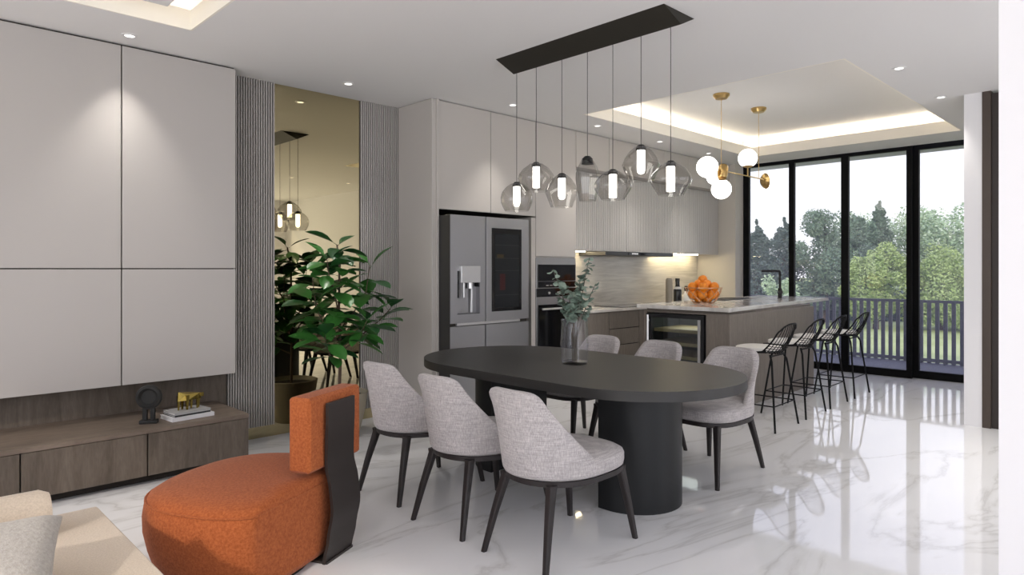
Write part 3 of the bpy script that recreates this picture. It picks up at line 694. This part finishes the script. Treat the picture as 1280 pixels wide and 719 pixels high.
# ================================================================ DINING TABLE
dt_ = thing('dining_table', 'charcoal oval-ended dining table on two rounded pedestals', 'table', (3.41, 0, 0))
def stadium(y0, y1, w, n=40):
    p = []
    for i in range(n+1): a = PI+PI*i/n; p.append((w*math.cos(a), y0+w+w*math.sin(a)))
    for i in range(n+1): a = PI*i/n; p.append((w*math.cos(a), y1-w+w*math.sin(a)))
    return p
q = B(); prism(q, stadium(1.74, 4.12, .65), .725, .78)
bmesh.ops.bevel(q, geom=[e for e in q.edges if abs((e.verts[0].co-e.verts[1].co).z) < 1e-6], offset=.004, segments=2, affect='EDGES')
obj('tabletop', q, TABLE, dt_, smooth='auto')
for sgn, yc in ((-1, 2.40), (1, 3.46)):
    r_ = .285; pts = [(-r_, yc-sgn*.06), (-r_, yc)]+[(-r_*math.cos(PI*i/28), yc+sgn*r_*math.sin(PI*i/28)) for i in range(1, 28)]+[(r_, yc), (r_, yc-sgn*.06)]
    q = B(); prism(q, pts, 0, .725); obj('pedestal', q, TABLEB, dt_, smooth='auto')

# vase with eucalyptus
vx, vy = 3.43, 2.90
vs = thing('glass_vase', 'clear square glass vase holding eucalyptus on the dining table', 'vase', (vx, vy, .78), .2)
q = B(); n = 32
def sq(a, r, e=3.5): return (r*math.copysign(abs(math.cos(a))**(2/e), math.cos(a)), r*math.copysign(abs(math.sin(a))**(2/e), math.sin(a)))
rows = [(.076, 0), (.080, .01), (.085, .14), (.078, .27), (.081, .30), (.077, .30), (.074, .27), (.080, .14), (.074, .018)]
rg = [[q.verts.new((*sq(2*PI*k/n, r), z)) for k in range(n)] for r, z in rows]
for a, b in zip(rg, rg[1:]):
    for k in range(n): q.faces.new((a[k], a[(k+1) % n], b[(k+1) % n], b[k]))
q.faces.new(rg[0][::-1]); q.faces.new(rg[-1])
obj('body', q, CLEAR, vs, smooth='auto')
eb = thing('eucalyptus_bunch', 'bunch of grey-green eucalyptus stems standing in the glass vase', 'plant', (vx, vy, .80))
rr = random.Random(5)
lm = B()
nn = 9; cen = lm.verts.new((.02, 0, 0)); rim_ = [lm.verts.new((.024+.024*math.cos(2*PI*k/nn), .023*math.sin(2*PI*k/nn), .005*math.cos(4*PI*k/nn))) for k in range(nn)]
for k in range(nn): lm.faces.new((cen, rim_[k], rim_[(k+1) % nn]))
lf0 = None
stems = [((.0, .0), (-.10, .11), .62), ((.01, 0), (.06, -.08), .70), ((-.01, .01), (-.03, .03), .50), ((.01, .01), (.10, -.10), .52), ((0, -.01), (-.08, .08), .46), ((.0, .01), (.0, -.0), .45), ((.01, -.01), (.02, -.03), .58)]
for si, ((ax, ay), (tx, ty), hh) in enumerate(stems):
    pts = [Vector((ax+(tx-ax)*(i/10)**1.7, ay+(ty-ay)*(i/10)**1.7, hh*i/10)) for i in range(11)]
    q = B(); tube(q, pts, [.003]*9+[.002, .001], 6); obj('stem', q, mat('eucalyptus_stem', (.10, .085, .065), .7), eb)
    nl = int(hh*40)
    for k in range(nl):
        f = .42+.58*k/nl if hh > .5 else .50+.5*k/nl
        if pts[0].z+hh*f < .27: continue
        p = pts[0].lerp(pts[-1], f); i = min(9, int(f*10)); p = pts[i].lerp(pts[i+1], f*10-i)
        a = rr.uniform(0, 2*PI); pit = rr.uniform(-.7, .5); s_ = rr.uniform(.95, 1.65)*(1.2-.45*f)
        if lf0 is None: lf0 = obj('leaf', lm, EUC, eb); o = lf0
        else: o = lf0.copy(); C.objects.link(o)
        o.location = p; o.rotation_euler = (rr.uniform(-.8, .8), pit, a); o.scale = (s_, s_, s_)
lm2 = lf0.data.copy(); lm2.materials[0] = EUC2
for i, ch in enumerate([c for c in eb.children if c.name.startswith('leaf')]):
    if i % 3 == 0: ch.data = lm2

# ================================================================ DINING CHAIRS
def chair():
    t = thing('dining_chair', 'x', 'chair', group='grey upholstered dining chairs')
    # faces +X ; legs
    for sy in (-1, 1):
        for (ft, tp, m_) in (((-.345, .21), (-.245, .155), 'r'), ((.335, .225), (.262, .183), 'f')):
            q = B(); a = .011; b_w = .020
            fx1, fy1 = ft; tx1, ty1 = tp
            pts = [(fx1, sy*fy1, 0), (fx1+(tx1-fx1)*.5, sy*(fy1+(ty1-fy1)*.5), .2), (tx1, sy*ty1, .375), (tx1, sy*ty1, .395)]
            rad = [.0135, .0185, .0235, .026]
            rings = []
            for (px_, py_, pz_), r_ in zip(pts, rad):
                rings.append([q.verts.new((px_+r_*math.copysign(abs(math.cos(g))**.6, math.cos(g)), py_+r_*math.copysign(abs(math.sin(g))**.6, math.sin(g)), pz_)) for g in (2*PI*k/12 for k in range(12))])
            for A, Bq in zip(rings, rings[1:]):
                for k in range(12): q.faces.new((A[k], A[(k+1) % 12], Bq[(k+1) % 12], Bq[k]))
            q.faces.new(rings[0][::-1]); q.faces.new(rings[-1])
            obj('leg', q, CHAIRW, t, smooth='auto')
    def outline(sc, back=.0, n=48):
        p = []
        for i in range(n):
            a = 2*PI*i/n; c_, s_ = math.cos(a), math.sin(a)
            e = 3.1 if c_ > 0 else 2.15
            rx = .325 if c_ > 0 else .305
            ry = .262
            p.append((sc*rx*math.copysign(abs(c_)**(2/e), c_), sc*ry*math.copysign(abs(s_)**(2/e), s_)))
        return p
    q = B(); prism(q, outline(.99), .382, .408); bevel(q, .004, 2); obj('seat_frame', q, CHAIRW, t, smooth='auto')
    # seat cushion
    q = B(); ol = outline(1.0); n = len(ol)
    lv = [(.95, .408), (.985, .415), (1.0, .435), (1.0, .465), (.98, .482), (.90, .497), (.70, .508), (.35, .514)]
    rg = [[q.verts.new((x*s_, y*s_, z)) for x, y in ol] for s_, z in lv]
    for A, Bq in zip(rg, rg[1:]):
        for k in range(n): q.faces.new((A[k], A[(k+1) % n], Bq[(k+1) % n], Bq[k]))
    q.faces.new(rg[0][::-1]); q.faces.new(rg[-1])
    st_ = obj('seat', q, LINEN, t, smooth=True)
    # curved back shell
    NU, NV = 22, 12; q = B()
    def sp_(u, v, off):
        am = math.radians(103)*(1-v)+math.radians(50)*v
        am += math.radians(12)*math.sin(PI*v)
        a = u*am; Rx = .325*(1-v)+.12*v; Ry = .272*(1-v)+.245*v-.03*math.sin(PI*v); xc = .0*(1-v)-.262*v
        Rx -= off; Ry -= off
        bulge = .012*math.sin(PI*v)
        zt = .845-.035*abs(u)**5
        return Vector((xc-Rx*math.cos(a)-bulge, Ry*math.sin(a), .410+(zt-.410)*v))
    G = []
    for off in (0, .042):
        G.append([[q.verts.new(sp_(-1+2*i/NU, j/NV, off)) for i in range(NU+1)] for j in range(NV+1)])
    for gi, g_ in enumerate(G):
        for j in range(NV):
            for i in range(NU):
                q.faces.new((g_[j][i], g_[j][i+1], g_[j+1][i+1], g_[j+1][i]))
    a, b = G
    for j in range(NV):
        q.faces.new((a[j][0], a[j+1][0], b[j+1][0], b[j][0])); q.faces.new((a[j][NU], b[j][NU], b[j+1][NU], a[j+1][NU]))
    for i in range(NU):
        q.faces.new((a[0][i], b[0][i], b[0][i+1], a[0][i+1])); q.faces.new((a[NV][i], a[NV][i+1], b[NV][i+1], b[NV][i]))
    o = obj('backrest', q, LINEN, t, smooth=True, sub=1)
    return t
CH = [((2.575, 2.27), 0.0, 'grey linen dining chair on the near side, closest to camera'),
      ((2.575, 2.87), 0.02, 'grey linen dining chair in the middle of the near side'),
      ((2.62, 3.52), 0.04, 'grey linen dining chair beside the orange lounge chair'),
      ((4.245, 2.34), PI, 'grey linen dining chair by the bar stools, at the rounded table end'),
      ((4.25, 2.965), PI, 'grey linen dining chair in front of the wine cooler'),
      ((4.25, 3.56), PI, 'grey linen dining chair behind the glass vase')]
c0 = chair()
for i, ((x, y), rz, lb) in enumerate(CH):
    if i == 0: c0.location = (x, y, 0); c0.rotation_euler = (0, 0, rz); c0['label'] = lb
    else: dup(c0, (x, y, 0), rz, lb)

# ================================================================ PENDANT
pn = thing('pendant_canopy', 'long dark bronze ceiling canopy above the dining table', 'ceiling light')
q = B(); y0, y1 = 2.19, 3.66
prof = [(3.41, H-.0005), (3.60, 2.925), (3.755, H-.0005)]
va = [q.verts.new((x, y0, z)) for x, z in prof]; vb = [q.verts.new((x, y1, z)) for x, z in prof]
q.faces.new(va); q.faces.new(vb[::-1])
for i in range(3): q.faces.new((va[i], vb[i], vb[(i+1) % 3], va[(i+1) % 3]))
obj('canopy_body', q, BRONZE, pn)
PX = 3.62
WIREM = mat('thin_black_cord', (.03, .028, .028), .6)
PD = [ # y, z top, z bottom, max radius, profile, tube kind
 (3.646, 2.085, 1.865, .118, 'egg', 'round', 'smoked egg-shaped glass pendant, leftmost of the row'),
 (3.438, 2.215, 2.000, .130, 'lens', 'flat', 'wide smoked glass pendant, second from the left'),
 (3.182, 2.105, 1.865, .116, 'low', 'round', 'smoked faceted glass pendant, third from the left'),
 (2.945, 2.200, 1.890, .082, 'tall', None, 'tall slender unlit smoked glass pendant in mid row'),
 (2.725, 2.085, 1.885, .120, 'lens', 'flat', 'smoked glass pendant right of the tall slender one'),
 (2.498, 2.220, 1.990, .118, 'low', 'round', 'highest hung smoked glass pendant, second from the right'),
 (2.276, 2.090, 1.880, .122, 'lens', 'flat', 'smoked glass pendant at the right end of the row')]
SH = dict(egg=[(.10, 1), (.34, .97), (.66, .85), (.90, .68), (1.0, .48), (.97, .30), (.82, .10), (.72, 0)],
          lens=[(.10, 1), (.36, .96), (.70, .80), (.94, .60), (1.0, .45), (.94, .34), (.62, .03), (.60, 0)],
          low=[(.10, 1), (.34, .96), (.62, .84), (.84, .68), (1.0, .48), (.98, .44), (.66, .02), (.64, 0)],
          tall=[(.22, 1), (.50, .93), (.78, .78), (.98, .62), (1.0, .50), (.86, .25), (.66, 0)])
for i, (y, zt, zb, R, kd, tk, lb) in enumerate(PD):
    R *= 1.07
    t = thing('glass_pendant', lb, 'pendant light', (PX, y, zb), .4*i, 'smoked glass pendants over the dining table')
    hg = zt-zb
    q = B(); tube(q, [(0, 0, hg), (0, 0, (H if abs(y-2.925) < .74 else H)-.065-zb)], .0022, 6); obj('cord', q, WIREM, t)
    q = B(); lathe(q, [(0, hg+.006), (.018, hg+.006), (.032, hg-.006), (.034, hg-.03), (0, hg-.03)] if kd != 'tall' else [(0, hg+.006), (.02, hg+.006), (.038, hg-.012), (.042, hg-.05), (0, hg-.05)], 20); obj('cap', q, BLACK, t, smooth='auto')
    pr = [(R*a, hg*b) for a, b in SH[kd]]
    q = B(); lathe(q, pr, 9 if kd in ('low', 'tall') else 28)
    g = obj('glass_shade', q, SMOKE, t, smooth='auto' if kd in ('low', 'tall') else True, sub=0)
    if kd in ('low', 'tall'): 
        for p in g.data.polygons: p.use_smooth = True
    g['label'] = 'smoked glass shade'
    if tk:
        L = .155; zb2 = hg-.03-L
        pr = [(0, zb2), (.012, zb2+.002), (.022, zb2+.012), (.026, zb2+.03), (.026, hg-.03), (0, hg-.03)] if tk == 'round' else [(0, zb2), (.026, zb2), (.026, hg-.03), (0, hg-.03)]
        q = B(); lathe(q, pr, 20); obj('light_tube', q, TUBE, t, smooth='auto')

# brass globe chandelier in the kitchen recess
gc = thing('brass_globe_chandelier', 'brass chandelier with white glass globes hung over the island', 'chandelier', (0, 0, 0))
GY = 3.47
for x in (6.50, 7.37):
    q = B(); lathe(q, [(0, 3.268), (.085, 3.268), (.085, 3.25), (.06, 3.22), (0, 3.22)], 28, (x, GY, 0)); obj('ceiling_rose', q, BRASS, gc, smooth='auto')
    q = B(); tube(q, [(x, GY, 3.22), (x, GY, 2.47)], .003, 6); obj('cord', q, BRASS, gc)
q = B(); tube(q, [(6.50, GY, 2.46), (7.52, GY, 2.46)], .007, 8); obj('arm', q, BRASS, gc)
q = B(); lathe(q, [(0, -.07), (.045, -.07), (.055, -.03), (.055, .04), (.04, .075), (0, .075)], 20); obj('hub', q, BRASS, gc, smooth='auto', loc=(6.53, GY, 2.45), rot=(0, .3, 0))
def globe(x, y, z, r, cap, d, wide=1):
    q = B(); bmesh.ops.create_uvsphere(q, u_segments=28, v_segments=16, radius=r); g = obj('globe', q, GLOBE, gc, smooth=True, loc=(x, y, z))
    q = B(); pr = [(r*1.03*math.sin(a), -r*1.03*math.cos(a)) for a in (0, .15*wide, .3*wide, .45*wide, .6*wide)]
    lathe(q, pr+([(r*.50, -r*.80), (0.02, -r*.98)] if wide == 1 else [(r*1.0*math.sin(a), -r*1.0*math.cos(a)) for a in (1.2, .8, .4, 0)]), 24); cobj = obj('cup', q, BRASS, gc, smooth='auto', loc=(x, y, z))
    dv = Vector(d).normalized(); cobj.rotation_euler = (-dv).to_track_quat('Z', 'Y').to_euler()
    return g
globe(6.35, 3.55, 2.49, .112, 1, (1, -.4, -.3))
globe(6.50, GY, 2.262, .104, 1, (0, 0, 1))
globe(6.60, 3.60, 2.42, .09, 1, (-.2, -1, 0))
globe(7.10, GY, 2.66, .104, 1, (0, 0, -1))
globe(7.64, GY, 2.46, .10, 1, (-1, .8, -.15), 1.9)
q = B(); tube(q, [(7.10, GY, 2.46), (7.10, GY, 2.56)], .008, 8); obj('stem', q, BRASS, gc)

# ================================================================ DOWNLIGHTS
DL = [(1.29, 5.02, 'above the tall greige wall panels'), (2.96, 5.02, 'in front of the bronze mirror'), (4.475, 4.56, 'in front of the fridge cabinet'),
      (5.795, 4.57, 'at the left tip of the kitchen ceiling recess'), (7.07, 4.60, 'above the hob, left of the brass chandelier'), (8.26, 4.60, 'nearest the window end of the cabinets'),
      (5.83, 1.60, 'right of the recess, closest to camera'), (7.09, 1.60, 'right of the recess, midway to the window'), (8.34, 1.62, 'right of the recess, nearest the column'),
      (4.1, .05, 'added out of view to brighten the floor, first of the row by the near wall'), (5.3, .05, 'added out of view to brighten the floor, middle of the row by the near wall'), (6.4, .05, 'added out of view to brighten the floor, last of the row by the near wall')]  # this last row is unseen, added to brighten the right-hand floor
for x, y, lb in DL:
    t = thing('downlight', 'small round ceiling downlight '+lb, 'downlight', (x, y, H))
    q = B(); lathe(q, [(.030, -.001), (.032, -.006), (.048, -.005), (.050, 0)], 24); obj('trim_ring', q, TRIMW, t, smooth='auto')
    q = B(); lathe(q, [(0, -.003), (.030, -.003), (.030, -.001), (0, -.001)], 20); obj('lens', q, LAMP, t)
    l = bpy.data.lights.new('downlight_beam', 'SPOT'); l.energy = SPOT_W*(1.8 if y < 1 else 1.1 if y < 2 else 1.0); l.spot_size = math.radians(74); l.spot_blend = .9; l.shadow_soft_size = .03; l.color = (1, .95, .88)
    lo = bpy.data.objects.new('downlight_beam', l); C.objects.link(lo); lo.parent = t; lo.location = (0, 0, -.012)

# ================================================================ LOUNGE CHAIR
lc = thing('lounge_chair', 'terracotta swivel lounge chair with dark bentwood back plate', 'armchair', (1.33, 3.155, 0))
NV_ = Vector((.44, -.90, 0)).normalized(); TV_ = Vector((.90, .44, 0)).normalized()
ang = math.atan2(TV_.y, TV_.x)          # local x = TV (along back), local y = -NV (forward)
lc.rotation_euler = (0, 0, ang)
# seat: teardrop-ish drum
q = B(); n = 56
def seat_r(a):
    c_, s_ = math.cos(a), math.sin(a)
    e = 2.5; r = (abs(c_/.46)**e+abs(s_/.44)**e)**(-1/e)
    return r
lv = [(.84, .03), (.91, .06), (.97, .15), (1.01, .24), (1.015, .31), (1.0, .355), (.985, .372), (.965, .388), (.90, .406), (.75, .420), (.5, .430), (.2, .434)]
YC = -.30
rg = []
for s_, z in lv:
    rg.append([q.verts.new((seat_r(2*PI*k/n)*s_*math.cos(2*PI*k/n), max(YC-.02*(s_-1), seat_r(2*PI*k/n)*s_*math.sin(2*PI*k/n)), z)) for k in range(n)])
for A, Bq in zip(rg, rg[1:]):
    for k in range(n): q.faces.new((A[k], A[(k+1) % n], Bq[(k+1) % n], Bq[k]))
q.faces.new(rg[0][::-1]); q.faces.new(rg[-1]); obj('seat', q, TERRA, lc, smooth=True, loc=(.045, 0, 0))
q = B(); tube(q, [(seat_r(2*PI*k/n)*.988*math.cos(2*PI*k/n), max(YC, seat_r(2*PI*k/n)*.988*math.sin(2*PI*k/n)), .376) for k in range(n)], .005, 6, closed=True); obj('seam_piping', q, TERRA, lc, smooth=True, loc=(.045, 0, 0))
q = B(); lathe(q, [(0, 0), (.27, 0), (.27, .02), (.25, .035), (0, .035)], 40); obj('swivel_base', q, BLACK, lc, smooth='auto')
lc_inv = Matrix.Rotation(-ang, 3, 'Z')
def tol(p): return lc_inv @ (Vector(p)-Vector((1.33, 3.155, 0)))
# cushion box in local coordinates
pb = tol((1.50, 2.87, 0)); yb = pb.y; xb = pb.x
def cushion(x0, x1, y0, y1, z0, z1, r, sub=1):
    q = B(); box(q, x0, x1, y0, y1, z0, z1); bevel(q, r, 3)
    return q
obj('back_cushion', cushion(xb-.02, xb+.42, yb+.0, yb+.125, .455, .815, .038), TERRA, lc, smooth='auto')
# bent plate: profile offset along -local y
pp = [(0.0, .012), (.12, -.004), (.25, -.022), (.36, -.014), (.46, .0), (.58, -.004), (.70, -.008), (.775, -.008)]
q = B(); prev = None
import itertools
def pw(z): return (.085, .315) if z > .5 else (.085-.03*(1-z/.5), .315)
offs = []
for z, o_ in pp:
    pass
def interp(z):
    for (a, b), (c_, d) in zip(pp, pp[1:]):
        if a <= z <= c_: t_ = (z-a)/(c_-a); t_ = t_*t_*(3-2*t_); return b+(d-b)*t_
    return pp[-1][1]
rows = []
for k in range(25):
    z = .775*k/24; o_ = interp(z)-.012
    xx0 = xb+.085+.02*math.sin(PI*z/.5)*(z < .5); xx1 = xb+.31+.03*math.sin(PI*min(1, z/.5))
    rows.append([q.verts.new((xx0, yb+o_-.012, z)), q.verts.new((xx1, yb+o_-.012, z)), q.verts.new((xx1, yb+o_+.004, z)), q.verts.new((xx0, yb+o_+.004, z))])
for A, Bq in zip(rows, rows[1:]):
    for k in range(4): q.faces.new((A[k], A[(k+1) % 4], Bq[(k+1) % 4], Bq[k]))
q.faces.new(rows[0][::-1]); q.faces.new(rows[-1]); obj('back_plate', q, PLATE, lc, smooth='auto')
q = B(); box(q, xb+.09, xb+.31, yb-.02, yb+.08, 0, .012); obj('floor_plate', q, PLATE, lc)

# ================================================================ SOFA
sf = thing('sofa', 'cream woven sofa corner at lower left', 'sofa')
obj('seat_base', rbox(-1.8, .705, .9, 3.22, .04, .30, .03, 3), SOFA, sf, smooth='auto')
obj('seat_cushion', rbox(-1.8, .71, .9, 3.23, .302, .42, .022, 3), SOFA, sf, smooth='auto')
q = B(); tube(q, [(.505, 3.03, .50), (.475, 3.03, .50), (-.4, 3.03, .505), (-1.6, 3.03, .505)], [.07, .085, .085, .085], 20); bb = obj('bolster', q, SOFA, sf, smooth='auto')
for x, y in ((.6, 3.1), (.6, 1.0), (-1.7, 3.1), (-1.7, 1.0)):
    q = B(); box(q, x-.03, x+.03, y-.03, y+.03, 0, .04); obj('foot', q, BLACK, sf)
def pillow(w_, h_, t_):
    q = B(); N = 14; g2 = []
    for sd in (1, -1):
        g2.append([[None]*(N+1) for _ in range(N+1)])
        for i in range(N+1):
            for j in range(N+1):
                u, v = -1+2*i/N, -1+2*j/N
                edge = (1-u**4)*(1-v**4)
                z = sd*t_/2*edge**.55
                pin = 1-.07*(1-abs(u)**2)*abs(v)**3; pin2 = 1-.07*(1-abs(v)**2)*abs(u)**3
                g2[-1][i][j] = q.verts.new((u*w_/2*pin2, v*h_/2*pin, z+.006*math.sin(5*u+3*v)*edge))
    for s_ in range(2):
        for i in range(N):
            for j in range(N): q.faces.new((g2[s_][i][j], g2[s_][i+1][j], g2[s_][i+1][j+1], g2[s_][i][j+1]))
    bmesh.ops.remove_doubles(q, verts=q.verts, dist=1e-4)
    return q
po = obj('cushion', pillow(.50, .46, .15), PILLOW, smooth=True, sub=1); po.location = (.20, 2.48, .51); po.rotation_euler = (math.radians(20), math.radians(-4), math.radians(-15))
tag(po, 'grey boucle cushion lying on the cream sofa', 'cushion')

# ================================================================ CONSOLE OBJECTS
sc = thing('ring_sculpture', 'matt black disc sculpture on two legs on the console', 'sculpture', (1.385, 4.93, .373), -.55)
SCM = mat('matt_black_stone', (.010, .010, .0095), .75)
obj('base', rbox(-.055, .055, -.03, .03, 0, .025, .008, 2), SCM, sc, smooth='auto')
for sx__ in (-1, 1): obj('leg', rbox(sx__*.024-.014, sx__*.024+.014, -.014, .014, .02, .13, .004, 2), SCM, sc, smooth='auto')
q = B(); lathe(q, [(.045, -.008), (.062, -.026), (.078, -.02), (.083, 0), (.078, .02), (.062, .026), (.045, .008)], 36)
obj('ring', q, SCM, sc, smooth='auto', loc=(0, 0, .178), rot=(PI/2, 0, 0))
q = B(); lathe(q, [(0, -.008), (.047, -.008), (.047, .008), (0, .008)], 30); obj('disc', q, SCM, sc, smooth='auto', loc=(0, 0, .178), rot=(PI/2, 0, 0))
def book(name, label, loc, rz, L, W, T, cm, gp):
    t = thing(name, label, 'book', loc, rz, gp)
    obj('cover', rbox(-L/2, L/2, -W/2, -W/2+.004, 0, T, .001, 1), cm, t)
    for z0, z1 in ((0, .003), (T-.003, T)):
        q = B(); box(q, -L/2, L/2, -W/2, W/2, z0, z1); obj('cover', q, cm, t)
    q = B(); box(q, -L/2+.004, L/2-.004, -W/2+.004, W/2-.004, .003, T-.003); obj('pages', q, mat('paper', (.75, .74, .72), .8), t)
WC = mat('white_book_cloth', (.72, .72, .74), .5); BC = mat('black_book_cloth', (.02, .02, .022), .5); GC = mat('silver_book_cloth', (.40, .40, .40), .45)
book('book', 'white book at the bottom of the console stack', (1.64, 4.955, .373), .10, .29, .20, .026, WC, 'books on the console')
book('book', 'thin black book in the middle of the console stack', (1.64, 4.965, .399), .13, .25, .18, .012, BC, 'books on the console')
book('book', 'pale grey book at the top of the console stack', (1.64, 4.965, .411), .12, .25, .18, .016, GC, 'books on the console')
gf = thing('gold_figurine', 'small angular gold figurine standing on the stacked books', 'figurine', (1.65, 4.96, .427), .12)
q = B()
for (x, y, w2, h2, tp) in ((-.065, 0, .008, .085, .016), (-.035, .015, .009, .075, .016), (-.02, -.02, .010, .085, .02), (.02, .01, .009, .08, .018), (.05, -.01, .008, .08, .016), (.07, .012, .007, .075, .014)):
    a = [q.verts.new((x-w2/2, y-w2/2, 0)), q.verts.new((x+w2/2, y-w2/2, 0)), q.verts.new((x+w2/2, y+w2/2, 0)), q.verts.new((x-w2/2, y+w2/2, 0))]
    b = [q.verts.new((x-tp/2, y-tp/2, h2)), q.verts.new((x+tp/2, y-tp/2, h2)), q.verts.new((x+tp/2, y+tp/2, h2)), q.verts.new((x-tp/2, y+tp/2, h2))]
    q.faces.new(a[::-1]); q.faces.new(b)
    for k in range(4): q.faces.new((a[k], a[(k+1) % 4], b[(k+1) % 4], b[k]))
obj('legs', q, GOLD, gf)
q = B(); prism(q, [(-.075, -.012), (-.02, -.028), (.075, -.014), (.078, .018), (.0, .03), (-.072, .012)], .055, .098)
for v in q.verts:
    if v.co.z > .09: v.co.x *= .92; v.co.y *= .6; v.co.z += .01*math.sin(v.co.x*60)
obj('body', q, GOLD, gf)
q = B(); prism(q, [(.07, -.012), (.095, -.006), (.095, .008), (.07, .014)], .065, .088); obj('head', q, GOLD, gf)
gf.scale = (1.1, 1.1, 1.2)

# ================================================================ PLANT
pl = thing('potted_rubber_plant', 'tall rubber plant with big glossy leaves in a beige pot before the mirror', 'plant', (2.87, 5.02, 0))
q = B(); lathe(q, [(0, 0), (.145, 0), (.165, .02), (.215, .22), (.235, .36), (.24, .38), (.225, .385), (.218, .36), (.20, .34), (0, .34)], 40)
ptp = obj('pot', q, POT, pl, smooth='auto')
q = B(); lathe(q, [(0, .345), (.15, .352), (.215, .345)], 24); obj('soil', q, SOIL, pl)
rr = random.Random(11)
lb0 = B(); 
prof = [(0, .012), (.12, .30), (.3, .78), (.5, 1.0), (.7, .92), (.87, .58), (1.0, .03)]
rows = []
for t_, wv in prof:
    L, W = .225, .125; hw = W/2*wv; x = .03+L*t_; z = -.22*L*t_*t_
    rows.append([lb0.verts.new((x, -hw, z+.22*hw)), lb0.verts.new((x, -hw*.5, z+.07*hw)), lb0.verts.new((x, 0, z)), lb0.verts.new((x, hw*.5, z+.07*hw)), lb0.verts.new((x, hw, z+.22*hw))])
for A, Bq in zip(rows, rows[1:]):
    for k in range(4): lb0.faces.new((A[k], A[k+1], Bq[k+1], Bq[k]))
tube(lb0, [(0, 0, 0), (.03, 0, 0)], .002, 5)
first = None; leaves = []
def add_leaf(p, yaw, pit, s_, dark):
    global first
    if first is None:
        first = obj('leaf', lb0, LEAF, pl, smooth=True); o = first
        first_dark = first.data.copy(); first_dark.materials[0] = LEAF2; add_leaf.dark = first_dark
    else: o = first.copy(); C.objects.link(o); o.data = first.data
    if dark: o.data = add_leaf.dark
    o.location = p; o.rotation_euler = Euler((rr.uniform(-.35, .35), pit, yaw)); o.scale = (s_,)*3
trunks = [[(0, 0, .33), (.01, -.01, .7), (0, .0, 1.1), (.0, -.01, 1.45), (-.03, -.02, 1.62)],
          [(.02, .02, .9), (.12, -.04, 1.05), (.20, -.10, 1.22), (.22, -.13, 1.45)],
          [(0, 0, .75), (.14, -.13, .86), (.27, -.20, .98), (.34, -.26, 1.08)],
          [(0, 0, .8), (-.14, -.06, .92), (-.24, -.10, 1.06), (-.30, -.13, 1.16)],
          [(0, 0, 1.0), (-.08, -.08, 1.2), (-.16, -.12, 1.38), (-.19, -.14, 1.5)],
          [(0, 0, .7), (.05, -.16, .82), (.06, -.28, .92), (.06, -.34, 1.0)],
          [(0, 0, .78), (-.10, .08, .95), (-.14, .14, 1.15), (-.15, .18, 1.35)],
          [(0, 0, .62), (-.16, -.14, .72), (-.24, -.22, .82), (-.28, -.28, .90)]]
for ti, tr in enumerate(trunks):
    P_ = [Vector(p) for p in tr]; fine = []
    for a, b in zip(P_, P_[1:]):
        for k in range(4): fine.append(a.lerp(b, k/4))
    fine.append(P_[-1])
    q = B(); r0 = .015 if ti == 0 else .007; tube(q, fine, [r0*(1-.6*i/len(fine)) for i in range(len(fine))], 8); obj('stem', q, BARK, pl, smooth='auto')
    N = 34 if ti == 0 else 16
    yaw = rr.uniform(0, 6)
    for k in range(N):
        f = (.42+.58*k/(N-1)) if ti == 0 else (.25+.75*k/(N-1))
        i = min(len(fine)-2, int(f*(len(fine)-1))); p = fine[i].lerp(fine[i+1], f*(len(fine)-1)-i)
        yaw += 2.4; pit = rr.uniform(-.45, .35) if k < N-2 else rr.uniform(-1.0, -.5)
        # keep leaves off the mirror and panel behind
        d = math.sin(yaw)
        s_ = rr.uniform(.85, 1.2)
        if p.y+5.02+max(0, d)*.22*s_ > 5.42: yaw = -abs(rr.uniform(.3, 2.8)); 
        add_leaf(p, yaw, pit, s_, rr.random() < .35)
